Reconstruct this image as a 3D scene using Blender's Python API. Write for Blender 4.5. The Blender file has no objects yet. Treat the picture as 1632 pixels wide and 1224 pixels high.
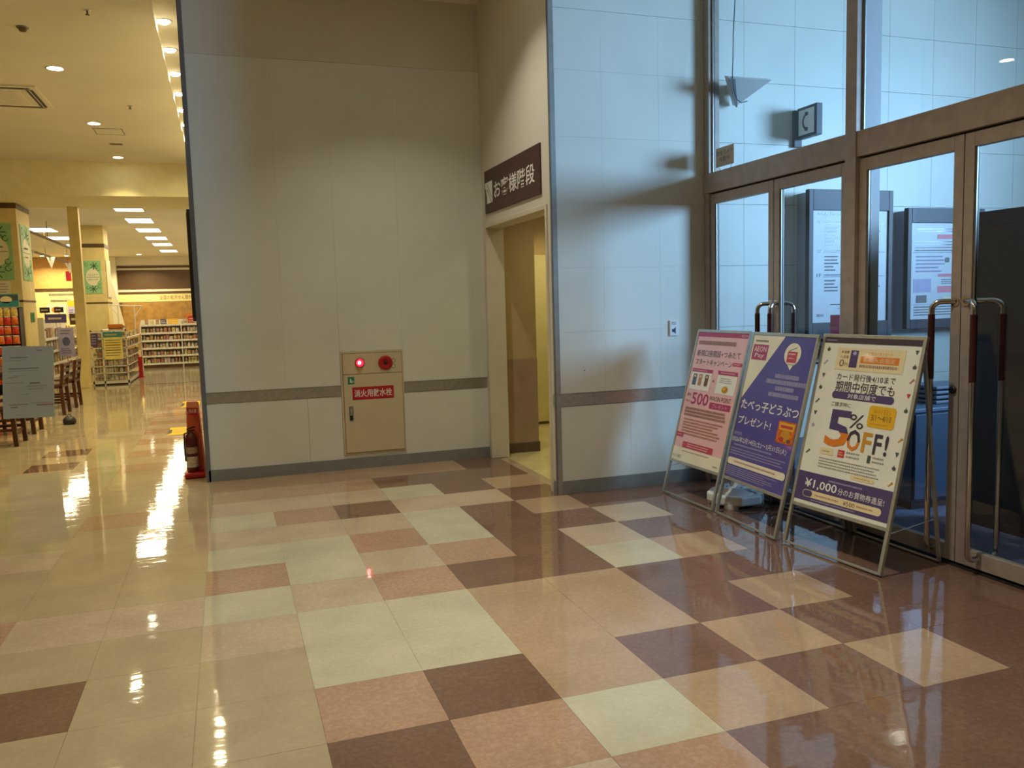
import bpy, bmesh, math, random
from mathutils import Matrix, Vector
random.seed(7)
SC = bpy.context.scene
COL = SC.collection
PI = math.pi

# ------------------------------------------------------------------ camera
cam_d = bpy.data.cameras.new('camera')
cam = bpy.data.objects.new('camera', cam_d)
COL.objects.link(cam)
cam_d.sensor_width = 36.0
cam_d.lens = 1317.378 / 1632 * 36.0
cam_d.clip_start, cam_d.clip_end = 0.05, 200
YAW, PITCH, ROLL = 0.32884136, 0.09772793, -0.02770501
CAMPOS = Vector((0.20004303, -0.17939451, 1.5431332))
_f = Vector((math.sin(YAW), math.cos(YAW), 0)); _r = Vector((math.cos(YAW), -math.sin(YAW), 0)); _u = Vector((0, 0, 1))
_f2 = _f * math.cos(PITCH) - _u * math.sin(PITCH); _u2 = _u * math.cos(PITCH) + _f * math.sin(PITCH)
_r3 = _r * math.cos(ROLL) + _u2 * math.sin(ROLL); _u3 = _u2 * math.cos(ROLL) - _r * math.sin(ROLL)
mw = Matrix.Identity(4)
for k in range(3):
    mw[k][0], mw[k][1], mw[k][2], mw[k][3] = _r3[k], _u3[k], -_f2[k], CAMPOS[k]
cam.matrix_world = mw
SC.camera = cam

# ------------------------------------------------------------------ world, daylight, exposure
SC.view_settings.view_transform = 'Standard'
SC.view_settings.look = 'None'
SC.view_settings.gamma = 1.0
SC.view_settings.use_curve_mapping = False
SC.view_settings.exposure = 0.0
wd = bpy.data.worlds.new('world'); SC.world = wd; wd.use_nodes = True
bg = wd.node_tree.nodes['Background']
bg.inputs[0].default_value = (0.42, 0.62, 0.95, 1); bg.inputs[1].default_value = 0.9
SC.cycles.max_bounces = 8
SC.cycles.diffuse_bounces = 4
SC.cycles.glossy_bounces = 4
SC.cycles.transparent_max_bounces = 12
SC.cycles.sample_clamp_indirect = 4.0
SC.cycles.caustics_reflective = False
SC.cycles.caustics_refractive = False


def area_light(name, loc, direction, sx, sy, power, color, shape='RECTANGLE', parent=None, spread=PI):
    d = bpy.data.lights.new(name, 'AREA'); d.shape = shape; d.size = sx
    if shape in ('RECTANGLE', 'ELLIPSE'): d.size_y = sy
    d.energy = power; d.color = color; d.spread = spread
    o = bpy.data.objects.new(name, d); COL.objects.link(o)
    q = Vector(direction).to_track_quat('-Z', 'Y')
    if parent is not None:
        o.parent = parent
        o.matrix_parent_inverse = Matrix.Identity(4)
        o.location = Vector(loc) - parent.location
    else:
        o.location = loc
    o.rotation_euler = q.to_euler()
    return o


DAY = (0.34, 0.63, 1.0)
WARM = (1.0, 0.84, 0.43)
SHOPW = (1.0, 0.84, 0.50)
LOBBY = (1.0, 0.97, 0.82)
# daylight through the outer entrance of the vestibule
area_light('daylight', (9.55, 1.2, 3.2), (-1.0, 0.62, -0.10), 2.2, 2.0, 165, DAY, spread=1.35)


# ------------------------------------------------------------------ materials
def lin(c):
    out = []
    for v in c:
        v = v / 255.0
        out.append(v / 12.92 if v <= 0.04045 else ((v + 0.055) / 1.055) ** 2.4)
    return tuple(out) + (1.0,)


_M = {}


def mat(name, rgb, rough=0.5, metal=0.0, var=0.05, scale=6.0, bump=0.0, bscale=40.0, coat=0.0, spec=0.5, emit=0.0, detail=4.0):
    if name in _M: return _M[name]
    m = bpy.data.materials.new(name); m.use_nodes = True
    nt = m.node_tree; b = nt.nodes['Principled BSDF']
    b.inputs['Roughness'].default_value = rough
    b.inputs['Metallic'].default_value = metal
    b.inputs['Specular IOR Level'].default_value = spec
    b.inputs['Coat Weight'].default_value = coat
    b.inputs['Coat Roughness'].default_value = 0.06
    c = lin(rgb)
    geo = nt.nodes.new('ShaderNodeNewGeometry')
    if var > 0:
        n = nt.nodes.new('ShaderNodeTexNoise'); n.inputs['Scale'].default_value = scale; n.inputs['Detail'].default_value = detail
        nt.links.new(geo.outputs['Position'], n.inputs['Vector'])
        r = nt.nodes.new('ShaderNodeValToRGB')
        r.color_ramp.elements[0].position = 0.3; r.color_ramp.elements[1].position = 0.7
        r.color_ramp.elements[0].color = tuple(min(1, v * (1 - var * 2)) for v in c[:3]) + (1,)
        r.color_ramp.elements[1].color = tuple(min(1, v * (1 + var * 2)) for v in c[:3]) + (1,)
        nt.links.new(n.outputs['Fac'], r.inputs['Fac'])
        nt.links.new(r.outputs['Color'], b.inputs['Base Color'])
    else:
        b.inputs['Base Color'].default_value = c
    if bump > 0:
        n2 = nt.nodes.new('ShaderNodeTexNoise'); n2.inputs['Scale'].default_value = bscale; n2.inputs['Detail'].default_value = 2.0
        nt.links.new(geo.outputs['Position'], n2.inputs['Vector'])
        bp = nt.nodes.new('ShaderNodeBump'); bp.inputs['Strength'].default_value = bump; bp.inputs['Distance'].default_value = 0.01
        nt.links.new(n2.outputs['Fac'], bp.inputs['Height'])
        nt.links.new(bp.outputs['Normal'], b.inputs['Normal'])
    if emit > 0:
        b.inputs['Emission Color'].default_value = c; b.inputs['Emission Strength'].default_value = emit
    _M[name] = m
    return m


def emitter(name, color, strength):
    m = bpy.data.materials.new(name); m.use_nodes = True
    nt = m.node_tree; nt.nodes.clear()
    e = nt.nodes.new('ShaderNodeEmission'); e.inputs[0].default_value = tuple(color) + (1,); e.inputs[1].default_value = strength
    o = nt.nodes.new('ShaderNodeOutputMaterial'); nt.links.new(e.outputs[0], o.inputs[0])
    _M[name] = m
    return m


def tile_mat(name, rgb, speck, amt=0.5, rough=0.045):
    """Polished composition tile: mottled flecks, waxed and very slightly wavy surface."""
    m = bpy.data.materials.new(name); m.use_nodes = True
    nt = m.node_tree; b = nt.nodes['Principled BSDF']
    geo = nt.nodes.new('ShaderNodeNewGeometry')
    n = nt.nodes.new('ShaderNodeTexNoise'); n.inputs['Scale'].default_value = 44; n.inputs['Detail'].default_value = 7; n.inputs['Distortion'].default_value = 0.7
    nt.links.new(geo.outputs['Position'], n.inputs['Vector'])
    r = nt.nodes.new('ShaderNodeValToRGB'); e = r.color_ramp.elements
    e[0].position = 0.42; e[1].position = 0.68
    e[0].color = lin(rgb); e[1].color = lin(tuple(a * (1 - amt) + s * amt for a, s in zip(rgb, speck)))
    nt.links.new(n.outputs['Fac'], r.inputs['Fac'])
    n3 = nt.nodes.new('ShaderNodeTexNoise'); n3.inputs['Scale'].default_value = 3.0; n3.inputs['Detail'].default_value = 3
    nt.links.new(geo.outputs['Position'], n3.inputs['Vector'])
    mr = nt.nodes.new('ShaderNodeMapRange'); mr.inputs['From Min'].default_value = 0.3; mr.inputs['From Max'].default_value = 0.7
    mr.inputs['To Min'].default_value = 0.9; mr.inputs['To Max'].default_value = 1.08
    nt.links.new(n3.outputs['Fac'], mr.inputs['Value'])
    mx = nt.nodes.new('ShaderNodeVectorMath'); mx.operation = 'SCALE'
    nt.links.new(r.outputs['Color'], mx.inputs[0]); nt.links.new(mr.outputs['Result'], mx.inputs['Scale'])
    nt.links.new(mx.outputs['Vector'], b.inputs['Base Color'])
    b.inputs['Roughness'].default_value = rough
    b.inputs['Specular IOR Level'].default_value = 0.5
    n2 = nt.nodes.new('ShaderNodeTexNoise'); n2.inputs['Scale'].default_value = 8; n2.inputs['Detail'].default_value = 4
    mp = nt.nodes.new('ShaderNodeVectorMath'); mp.operation = 'MULTIPLY'; mp.inputs[1].default_value = (0.4, 1.0, 1.0)
    nt.links.new(geo.outputs['Position'], mp.inputs[0]); nt.links.new(mp.outputs['Vector'], n2.inputs['Vector'])
    bp = nt.nodes.new('ShaderNodeBump'); bp.inputs['Strength'].default_value = 0.11; bp.inputs['Distance'].default_value = 0.01
    nt.links.new(n2.outputs['Fac'], bp.inputs['Height']); nt.links.new(bp.outputs['Normal'], b.inputs['Normal'])
    _M[name] = m
    return m


def glass_mat(name, tint=(0.95, 0.97, 0.98), ior=1.47, wave=.02, wscale=1.5):
    m = bpy.data.materials.new(name); m.use_nodes = True
    nt = m.node_tree; nt.nodes.clear()
    t = nt.nodes.new('ShaderNodeBsdfTransparent'); t.inputs[0].default_value = tint + (1,)
    g = nt.nodes.new('ShaderNodeBsdfGlossy'); g.inputs['Roughness'].default_value = 0.0
    n = nt.nodes.new('ShaderNodeTexNoise'); n.inputs['Scale'].default_value = wscale
    bp = nt.nodes.new('ShaderNodeBump'); bp.inputs['Strength'].default_value = wave; bp.inputs['Distance'].default_value = 0.01
    geo = nt.nodes.new('ShaderNodeNewGeometry'); nt.links.new(geo.outputs['Position'], n.inputs['Vector'])
    nt.links.new(n.outputs['Fac'], bp.inputs['Height']); nt.links.new(bp.outputs['Normal'], g.inputs['Normal'])
    f = nt.nodes.new('ShaderNodeFresnel')
    mr = nt.nodes.new('ShaderNodeMapRange'); mr.inputs['To Min'].default_value = ior; mr.inputs['To Max'].default_value = 1 / ior
    nt.links.new(geo.outputs['Backfacing'], mr.inputs['Value']); nt.links.new(mr.outputs['Result'], f.inputs['IOR'])
    mx = nt.nodes.new('ShaderNodeMixShader'); o = nt.nodes.new('ShaderNodeOutputMaterial')
    nt.links.new(f.outputs[0], mx.inputs[0]); nt.links.new(t.outputs[0], mx.inputs[1]); nt.links.new(g.outputs[0], mx.inputs[2])
    nt.links.new(mx.outputs[0], o.inputs[0])
    _M[name] = m
    return m


WALLW = mat('wall_panel_white', (222, 223, 210), 0.42, var=0.02, scale=2.0)
PLASTER = mat('plaster_cream', (216, 210, 196), 0.7, var=0.02, scale=1.5, bump=0.05, bscale=60)
JOINT = mat('joint_grey', (188, 186, 180), 0.8, var=0.03)
JOINTD = mat('joint_dark', (120, 125, 130), 0.8, var=0.03)
CEILM = mat('ceiling_paint', (232, 226, 208), 0.8, var=0.02, scale=1.0)
BASEG = mat('baseboard_grey', (134, 136, 132), 0.35, var=0.04, scale=10)
STEEL = mat('brushed_steel', (186, 184, 172), 0.3, 0.75, var=0.05, scale=30)
ALU = mat('anodised_aluminium', (188, 190, 186), 0.35, 0.9, var=0.04, scale=20)
TRIMG = mat('corner_trim_grey', (120, 122, 122), 0.4, 0.4, var=0.04)
BRONZE = mat('bronze_door_frame', (172, 158, 146), 0.4, 0.15, var=0.05, scale=14)
BRONZED = mat('door_gap_black', (30, 26, 24), 0.7, var=0.0)
CHROME = mat('chrome', (205, 200, 196), 0.12, 1.0, var=0.03)
MAROON = mat('maroon_grip', (62, 22, 24), 0.35, var=0.06)
CABC = mat('cabinet_cream', (208, 194, 158), 0.45, var=0.02, scale=3)
CABL = mat('cabinet_seam', (112, 96, 66), 0.6, var=0.05)
REDP = mat('red_plate', (184, 30, 38), 0.4, var=0.04)
REDD = mat('red_plastic', (178, 26, 26), 0.35, var=0.05)
WHITEP = mat('white_print', (240, 238, 232), 0.6, var=0.0, coat=.3)
BLACKP = mat('black_print', (38, 34, 34), 0.6, var=0.0)
GREENP = mat('green_print', (20, 128, 82), 0.5, var=0.03)
BROWNS = mat('brown_sign', (76, 48, 42), 0.5, var=0.05)
DARKM = mat('dark_metal', (44, 44, 50), 0.45, 0.3, var=0.06)
BLACK = mat('black_plastic', (26, 25, 26), 0.5, var=0.05)
GLASS = glass_mat('clear_glass')
WOOD = mat('dark_red_wood', (74, 38, 20), 0.4, var=0.16, scale=9, detail=6)
CREAMC = mat('cream_column', (226, 206, 140), 0.55, var=0.03)
BROWNB = mat('brown_band', (96, 70, 40), 0.5, var=0.08)
SHELFW = mat('shelf_white', (222, 216, 200), 0.5, var=0.03)
SHOPF = mat('shop_floor', (150, 138, 112), 0.12, var=0.05, bump=0.06, bscale=9)

T_C = tile_mat('tile_cream', (174, 157, 128), (190, 174, 148), 0.35)
T_W = tile_mat('tile_pale', (190, 182, 156), (206, 200, 180), 0.4)
T_P = tile_mat('tile_pink_beige', (184, 164, 140), (204, 186, 166), 0.45)
T_O = tile_mat('tile_terracotta', (170, 136, 112), (198, 168, 146), 0.45)
T_T = tile_mat('tile_tan', (172, 144, 116), (194, 168, 142), 0.4)
T_B = tile_mat('tile_dark_brown', (116, 88, 74), (142, 114, 98), 0.4)
T_Y = tile_mat('stair_vinyl', (206, 196, 140), (214, 204, 152), 0.3, 0.25)
CARPET = mat('blue_grey_mat', (92, 100, 128), 0.95, var=0.12, scale=60, bump=0.4, bscale=200)


# ------------------------------------------------------------------ mesh helper
class MB:
    def __init__(self):
        self.v = []; self.f = []; self.mi = []; self.mats = []; self.sm = []

    def m(self, mt):
        if mt not in self.mats: self.mats.append(mt)
        return self.mats.index(mt)

    def add(self, vs, fs, mt, smooth=False):
        o = len(self.v); self.v += [tuple(v) for v in vs]
        i = self.m(mt)
        for f in fs:
            self.f.append(tuple(o + k for k in f)); self.mi.append(i); self.sm.append(smooth)
        return self

    def box(self, a, b, mt, mx=None):
        x0, y0, z0 = a; x1, y1, z1 = b
        x0, x1 = min(x0, x1), max(x0, x1); y0, y1 = min(y0, y1), max(y0, y1); z0, z1 = min(z0, z1), max(z0, z1)
        vs = [Vector(p) for p in ((x0, y0, z0), (x1, y0, z0), (x1, y1, z0), (x0, y1, z0), (x0, y0, z1), (x1, y0, z1), (x1, y1, z1), (x0, y1, z1))]
        if mx is not None: vs = [mx @ v for v in vs]
        return self.add(vs, [(0, 3, 2, 1), (4, 5, 6, 7), (0, 1, 5, 4), (1, 2, 6, 5), (2, 3, 7, 6), (3, 0, 4, 7)], mt)

    def bar(self, p, q, w, h, mt, up=(0, 0, 1)):
        """rectangular bar from p to q, w across, h along 'up'"""
        p, q = Vector(p), Vector(q); d = (q - p).normalized(); up = Vector(up)
        s = d.cross(up)
        if s.length < 1e-4: s = d.cross(Vector((0, 1, 0)))
        s.normalize(); u = s.cross(d).normalized()
        vs = []
        for c in (p, q):
            for a, b in ((-1, -1), (1, -1), (1, 1), (-1, 1)): vs.append(c + s * (a * w / 2) + u * (b * h / 2))
        return self.add(vs, [(3, 2, 1, 0), (4, 5, 6, 7), (0, 1, 5, 4), (1, 2, 6, 5), (2, 3, 7, 6), (3, 0, 4, 7)], mt)

    def tube(self, path, r, mt, n=10, caps=True, r_list=None):
        path = [Vector(p) for p in path]; rings = []; prev = None
        for i, p in enumerate(path):
            d = (path[min(i + 1, len(path) - 1)] - path[max(i - 1, 0)]).normalized()
            if prev is None:
                a = Vector((0, 0, 1)) if abs(d.z) < 0.9 else Vector((1, 0, 0))
                s = d.cross(a).normalized()
            else:
                s = (prev - d * prev.dot(d)).normalized()
            prev = s; t = d.cross(s); rr = r_list[i] if r_list else r
            rings.append([p + s * (rr * math.cos(2 * PI * k / n)) + t * (rr * math.sin(2 * PI * k / n)) for k in range(n)])
        vs = [v for rg in rings for v in rg]; fs = []
        for i in range(len(rings) - 1):
            for k in range(n):
                a = i * n + k; b = i * n + (k + 1) % n
                fs.append((a, b, b + n, a + n))
        self.add(vs, fs, mt, True)
        if caps:
            self.add(rings[0], [tuple(range(n - 1, -1, -1))], mt); self.add(rings[-1], [tuple(range(n))], mt)
        return self

    def lathe(self, prof, c, mt, n=24, mx=None, smooth=True):
        """prof: (r, z) list from bottom to top, about the z axis through c"""
        c = Vector(c); vs = []; fs = []
        for r, z in prof:
            for k in range(n):
                v = Vector((r * math.cos(2 * PI * k / n), r * math.sin(2 * PI * k / n), z))
                if mx is not None: v = mx @ v
                vs.append(c + v)
        for i in range(len(prof) - 1):
            for k in range(n):
                a = i * n + k; b = i * n + (k + 1) % n
                fs.append((a, b, b + n, a + n))
        self.add(vs, fs, mt, smooth)
        if prof[0][0] > 1e-5: self.add(vs[:n], [tuple(range(n - 1, -1, -1))], mt)
        if prof[-1][0] > 1e-5: self.add(vs[-n:], [tuple(range(n))], mt)
        return self

    def prism(self, poly, off, mt):
        """poly: 3D points; extruded by vector off"""
        n = len(poly); a = [Vector(p) for p in poly]; off = Vector(off); b = [p + off for p in a]
        fs = [tuple(range(n - 1, -1, -1)), tuple(range(n, 2 * n))] + [(k, (k + 1) % n, (k + 1) % n + n, k + n) for k in range(n)]
        return self.add(a + b, fs, mt)

    def build(self, name, parent=None, local=False, bevel=0.0, kind=None):
        vs = self.v
        if parent is not None and not local:
            inv = WORLD[parent.name].inverted(); vs = [inv @ Vector(v) for v in vs]
        org = None
        me = bpy.data.meshes.new(name)
        me.from_pydata([tuple(v) for v in vs], [], self.f)
        for mt in self.mats: me.materials.append(mt)
        me.polygons.foreach_set('material_index', self.mi)
        me.polygons.foreach_set('use_smooth', self.sm)
        me.update()
        bm = bmesh.new(); bm.from_mesh(me); bmesh.ops.recalc_face_normals(bm, faces=bm.faces); bm.to_mesh(me); bm.free()
        o = bpy.data.objects.new(name, me); COL.objects.link(o)
        if parent is not None:
            o.parent = parent; WORLD[o.name] = WORLD[parent.name].copy()
        else:
            WORLD[o.name] = Matrix.Identity(4)
        if bevel > 0:
            md = o.modifiers.new('bevel', 'BEVEL'); md.width = bevel; md.segments = 2; md.limit_method = 'ANGLE'; md.angle_limit = 0.7
        if kind: o['kind'] = kind
        return o


WORLD = {}


def tag(o, label=None, cat=None, group=None, kind=None):
    if label: o['label'] = label
    if cat: o['category'] = cat
    if group: o['group'] = group
    if kind: o['kind'] = kind
    return o


def thing(name, loc, label, cat, group=None, rz=0.0, kind=None):
    o = bpy.data.objects.new(name, None); COL.objects.link(o)
    o.empty_display_size = 0.1
    o.location = loc; o.rotation_euler = (0, 0, rz)
    WORLD[o.name] = Matrix.Translation(Vector(loc)) @ Matrix.Rotation(rz, 4, 'Z')
    return tag(o, label, cat, group, kind)


def dup(root, loc, rz, label, group=None, scale=None):
    r = root.copy(); COL.objects.link(r); r.location = loc; r.rotation_euler = (0, 0, rz)
    if scale: r.scale = scale
    r['label'] = label
    if group: r['group'] = group
    for ch in list(root.children):
        c = ch.copy(); COL.objects.link(c); c.parent = r
        for g in ch.children:
            d = g.copy(); COL.objects.link(d); d.parent = c
    return r


def struct(name, mb, label, cat, bevel=0.0):
    return tag(mb.build(name, bevel=bevel), label, cat, None, 'structure')


def arc(c, p, q, n=6):
    """quarter-round path between p and q about corner c (quadratic)"""
    c, p, q = Vector(c), Vector(p), Vector(q)
    return [(p * (1 - t) ** 2 + c * (2 * t * (1 - t)) + q * t * t) for t in [k / n for k in range(n + 1)]]


# ------------------------------------------------------------------ lettering
_TXT = {}


def text_mesh(s, bold=0.0):
    """outline text as (verts, faces, bounds) in the xy plane, size 1"""
    key = (s, bold)
    if key in _TXT: return _TXT[key]
    cu = bpy.data.curves.new('txt', 'FONT'); cu.body = s; cu.size = 1.0; cu.resolution_u = 2; cu.offset = bold
    o = bpy.data.objects.new('txt', cu); COL.objects.link(o)
    dg = bpy.context.evaluated_depsgraph_get()
    me = bpy.data.meshes.new_from_object(o.evaluated_get(dg))
    vs = [v.co.copy() for v in me.vertices]; fs = [tuple(p.vertices) for p in me.polygons]
    bpy.data.objects.remove(o); bpy.data.curves.remove(cu); bpy.data.meshes.remove(me)
    if vs:
        b = (min(v.x for v in vs), max(v.x for v in vs), min(v.y for v in vs), max(v.y for v in vs))
    else:
        b = (0, 1, 0, 1)
    _TXT[key] = (vs, fs, b)
    return _TXT[key]


class Sheet:
    """flat print on a surface: u to the right, v down (0..1), laid on in thin layers along the outward normal"""

    def __init__(self, origin, ex, ey, w, h):
        self.o = Vector(origin); self.ex = Vector(ex).normalized(); self.ey = Vector(ey).normalized()
        self.n = -self.ex.cross(self.ey).normalized(); self.w = w; self.h = h
        self.groups = {}

    def P(self, u, v, layer=1):
        return self.o + self.ex * (u * self.w) + self.ey * (v * self.h) + self.n * (0.0007 * layer)

    def g(self, kind):
        return self.groups.setdefault(kind, MB())

    def poly(self, pts, mt, layer=1, kind='graphic'):
        self.g(kind).add([self.P(u, v, layer) for u, v in pts], [tuple(range(len(pts) - 1, -1, -1))], mt); return self

    def rect(self, u0, v0, u1, v1, mt, layer=1, kind='graphic'):
        return self.poly([(u0, v0), (u1, v0), (u1, v1), (u0, v1)], mt, layer, kind)

    def round(self, u0, v0, u1, v1, mt, layer=1, kind='graphic', rad=None):
        hh = (v1 - v0) * self.h; ww = (u1 - u0) * self.w; r = min(hh, ww) / 2 if rad is None else rad
        pts = []
        for cx, cy, a0 in ((u1 - r / self.w, v0 + r / self.h, -90), (u1 - r / self.w, v1 - r / self.h, 0), (u0 + r / self.w, v1 - r / self.h, 90), (u0 + r / self.w, v0 + r / self.h, 180)):
            for k in range(6):
                a = math.radians(a0 + 90 * k / 5); pts.append((cx + r * math.cos(a) / self.w, cy + r * math.sin(a) / self.h))
        return self.poly(pts, mt, layer, kind)

    def disc(self, u, v, ru, rv, mt, layer=1, kind='graphic', n=24):
        return self.poly([(u + ru * math.cos(2 * PI * k / n), v + rv * math.sin(2 * PI * k / n)) for k in range(n)], mt, layer, kind)

    def ring(self, u, v, ro, ri, mt, layer=1, a0=0, a1=360, n=24, kind='graphic'):
        vs = []; fs = []
        for k in range(n + 1):
            a = math.radians(a0 + (a1 - a0) * k / n)
            for r in (ro, ri): vs.append(self.P(u + r * math.cos(a) / self.w, v + r * math.sin(a) / self.h, layer))
        for k in range(n): fs.append((2 * k, 2 * k + 1, 2 * k + 3, 2 * k + 2))
        self.g(kind).add(vs, fs, mt); return self

    def line(self, u0, v0, u1, v1, wd, mt, layer=1, kind='graphic'):
        a = Vector(((u1 - u0) * self.w, (v1 - v0) * self.h)); p = Vector((-a.y, a.x)).normalized() * wd / 2
        pu, pv = p.x / self.w, p.y / self.h
        return self.poly([(u0 + pu, v0 + pv), (u0 - pu, v0 - pv), (u1 - pu, v1 - pv), (u1 + pu, v1 + pv)], mt, layer, kind)

    def text(self, s, u0, u1, vc, hv, mt, layer=2, kind='lettering', bold=0.0, split=None):
        """fit the string into u0..u1, height hv, centred on vc. split=(material, fraction): lower part in another colour"""
        vs, fs, b = text_mesh(s, bold)
        sx = (u1 - u0) / max(b[1] - b[0], 1e-6); sy = hv / max(b[3] - b[2], 1e-6)
        out = [(u0 + (v.x - b[0]) * sx, vc + hv / 2 - (v.y - b[2]) * sy) for v in vs]
        if split is None:
            self.g(kind).add([self.P(u, v, layer) for u, v in out], fs, mt)
        else:
            bm = bmesh.new(); bv = [bm.verts.new((u, v, 0)) for u, v in out]
            for f in fs:
                try: bm.faces.new([bv[k] for k in f])
                except ValueError: pass
            cut = vc - hv / 2 + hv * split[1]
            bmesh.ops.bisect_plane(bm, geom=bm.verts[:] + bm.edges[:] + bm.faces[:], plane_co=(0, cut, 0), plane_no=(0, 1, 0))
            bm.verts.index_update()
            p = [self.P(v.co.x, v.co.y, layer) for v in bm.verts]
            hi = [tuple(v.index for v in f.verts) for f in bm.faces if f.calc_center_median().y < cut]
            lo = [tuple(v.index for v in f.verts) for f in bm.faces if f.calc_center_median().y >= cut]
            self.g(kind).add(p, hi, mt); self.g(kind).add(p, lo, split[0]); bm.free()
        return self

    def fine(self, u0, u1, v0, v1, rows, mt, layer=2, ragged=0.25, fill=0.42, kind='fine_print', center=False):
        """lines too small to read: short dashes"""
        for r in range(rows):
            vc = v0 + (v1 - v0) * (r + 0.5) / rows; hh = (v1 - v0) / rows * fill * 0.5
            L = (u1 - u0) * (1 - random.random() * ragged); s = u0 + ((u1 - u0) - L) / 2 if center else u0
            u = s
            while u < s + L:
                w = random.uniform(0.010, 0.028) * 0.7 / max(self.w, 0.05) * 0.7
                self.rect(u, vc - hh, min(u + w, s + L), vc + hh, mt, layer, kind)
                u += w + 0.006 * 0.7 / max(self.w, 0.05)
        return self

    def finish(self, parent, local=False):
        for k, mb in self.groups.items():
            # flip faces outward explicitly is not needed: thin print is two-sided
            mb.build(k, parent, local, kind='stuff' if len(mb.f) > 1 else None)
        self.groups = {}


# ------------------------------------------------------------------ floor
TILE = 0.45
J = {'W': T_W, 'P': T_P, 'O': T_O, 'T': T_T, 'B': T_B, 'C': T_C}
CELLS = {}
for s in ("5,6T 6,7T 6,5T 4,5T 3,5W 4,6B 2,6B 1,6O 1,5B 2,5O 3,4O 2,4P 4,4B 5,5B 5,7B 6,6B 3,6T 3,7T 3,8T 4,7T 4,8T 5,8B 6,8B 5,9W 5,10P 6,9T "
          "6,10B 6,11P 5,11B 5,12T 6,12B 4,9B 4,10B 4,11B 4,12B 3,9B 3,10O 3,11W 3,12W 4,13P 3,13P 5,13B 4,14B 5,14T 3,14W 3,15B 4,15B 5,15B 5,16B "
          "4,16T 3,16T 2,16O 2,15O 2,14P 2,13B 1,13O 0,13W 1,14P 0,14P 0,15T 1,15T 0,16T 1,16T 2,11O 2,12P 1,12P 0,12P 1,11W 0,11W 2,10P 1,10W 0,10O "
          "2,9O 0,9W 1,9P 0,8P 1,8W 2,8W 1,7W 2,7W 0,7C 0,6C 0,5C 0,4C 1,4B 0,3C -2,14O -2,7B -3,9O -3,12P -4,20B -4,22B -1,9P -2,9P 6,13B 6,4B 7,4B "
          "0,17T 1,17T 2,17T 3,17T 4,17T 5,17B").split():
    k = s[:-1].split(','); CELLS[(int(k[0]), int(k[1]))] = s[-1]


def cell_type(i, j):
    if (i, j) in CELLS: return CELLS[(i, j)]
    if i >= 6: return 'B'
    if i >= 4: return 'B' if j < 9 else random.choice('BTB')
    if i >= 1: return random.choice('WPPO')
    if j >= 19 and -2 <= i <= -1: return 'O' if j % 2 else 'P'
    if j >= 19 and i == -3 and j % 5 == 0: return 'P'
    return 'C'


def project(p):
    d = Vector(p) - CAMPOS
    z = d.dot(_f2)
    if z < 0.1: return None
    return 816 + 1317.378 * d.dot(_r3) / z, 612 - 1317.378 * d.dot(_u3) / z, z


fl = MB()
fl.box((-10, -5, -0.12), (2.79, 19.3, -0.004), T_C)
fl.box((2.79, -5, -0.12), (4.04, 5.98, -0.004), T_C)
fl.box((-10, 19.3, -0.12), (2.79, 38.2, 0.0), SHOPF)
fl.box((2.79, 5.98, -0.12), (5.0, 9.7, 0.0), T_Y)
floor = struct('floor', fl, 'glossy floor of square vinyl tiles in cream, tan, terracotta and dark brown', 'floor')
cells = []
for i in range(-8, 9):
    for j in range(-1, 43):
        x0, y0 = i * TILE, j * TILE
        if x0 > 3.95: continue
        if i >= 0 and y0 > 7.70: continue
        if j >= 17 and i >= 0 and i * TILE > 2.7: continue
        if x0 > 2.6 and y0 >= 5.9: 
            if not (i == 6 and False): continue
        c = project((x0 + .225, y0 + .225, 0))
        if c is None or not (-130 < c[0] < 1760 and c[1] < 1400): continue
        q = [project((x0 + a * TILE, y0 + b * TILE, 0)) for a in (0, 1) for b in (0, 1)]
        if any(p is None for p in q): continue
        area = (max(p[0] for p in q) - min(p[0] for p in q)) * (max(p[1] for p in q) - min(p[1] for p in q))
        cells.append((area, i, j))
cells.sort(reverse=True)
_tilemesh = {}
rest = MB()
G = 0.0005
for n_, (a_, i, j) in enumerate(cells):
    x0, y0 = i * TILE, j * TILE
    x1 = min(x0 + TILE, 4.0) if x0 < 4.0 else x0 + TILE
    y1 = y0 + TILE
    if i >= 0 and y1 > 7.72: y1 = 7.72
    if x0 + TILE > 2.79 and y0 > 5.4 and y1 > 5.88: y1 = 5.88 if x0 > 2.6 else y1
    if 2.25 < x0 < 2.79 and y0 > 5.85: x1 = 2.79 if y0 > 5.9 else x1
    if y1 - y0 < 0.02: continue
    t = cell_type(i, j)
    full = abs(x1 - x0 - TILE) < 1e-6 and abs(y1 - y0 - TILE) < 1e-6
    if n_ < 296:
        if full and t in _tilemesh:
            o = bpy.data.objects.new('floor_tile', _tilemesh[t]); COL.objects.link(o); o.parent = floor
        else:
            mb = MB().box((G, G, -0.004), (x1 - x0 - G, y1 - y0 - G, 0), J[t])
            o = mb.build('floor_tile', floor, local=True)
            if full: _tilemesh[t] = o.data
        o.location = (x0, y0, 0)
        o.rotation_euler = (random.uniform(-1, 1) * 0.0006, random.uniform(-1, 1) * 0.0006, 0)
    else:
        rest.box((x0 + G, y0 + G, -0.004), (x1 - G, y1 - G, 0), J[t])
if rest.v:
    rest.build('floor_tile', floor, kind='stuff')

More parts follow.
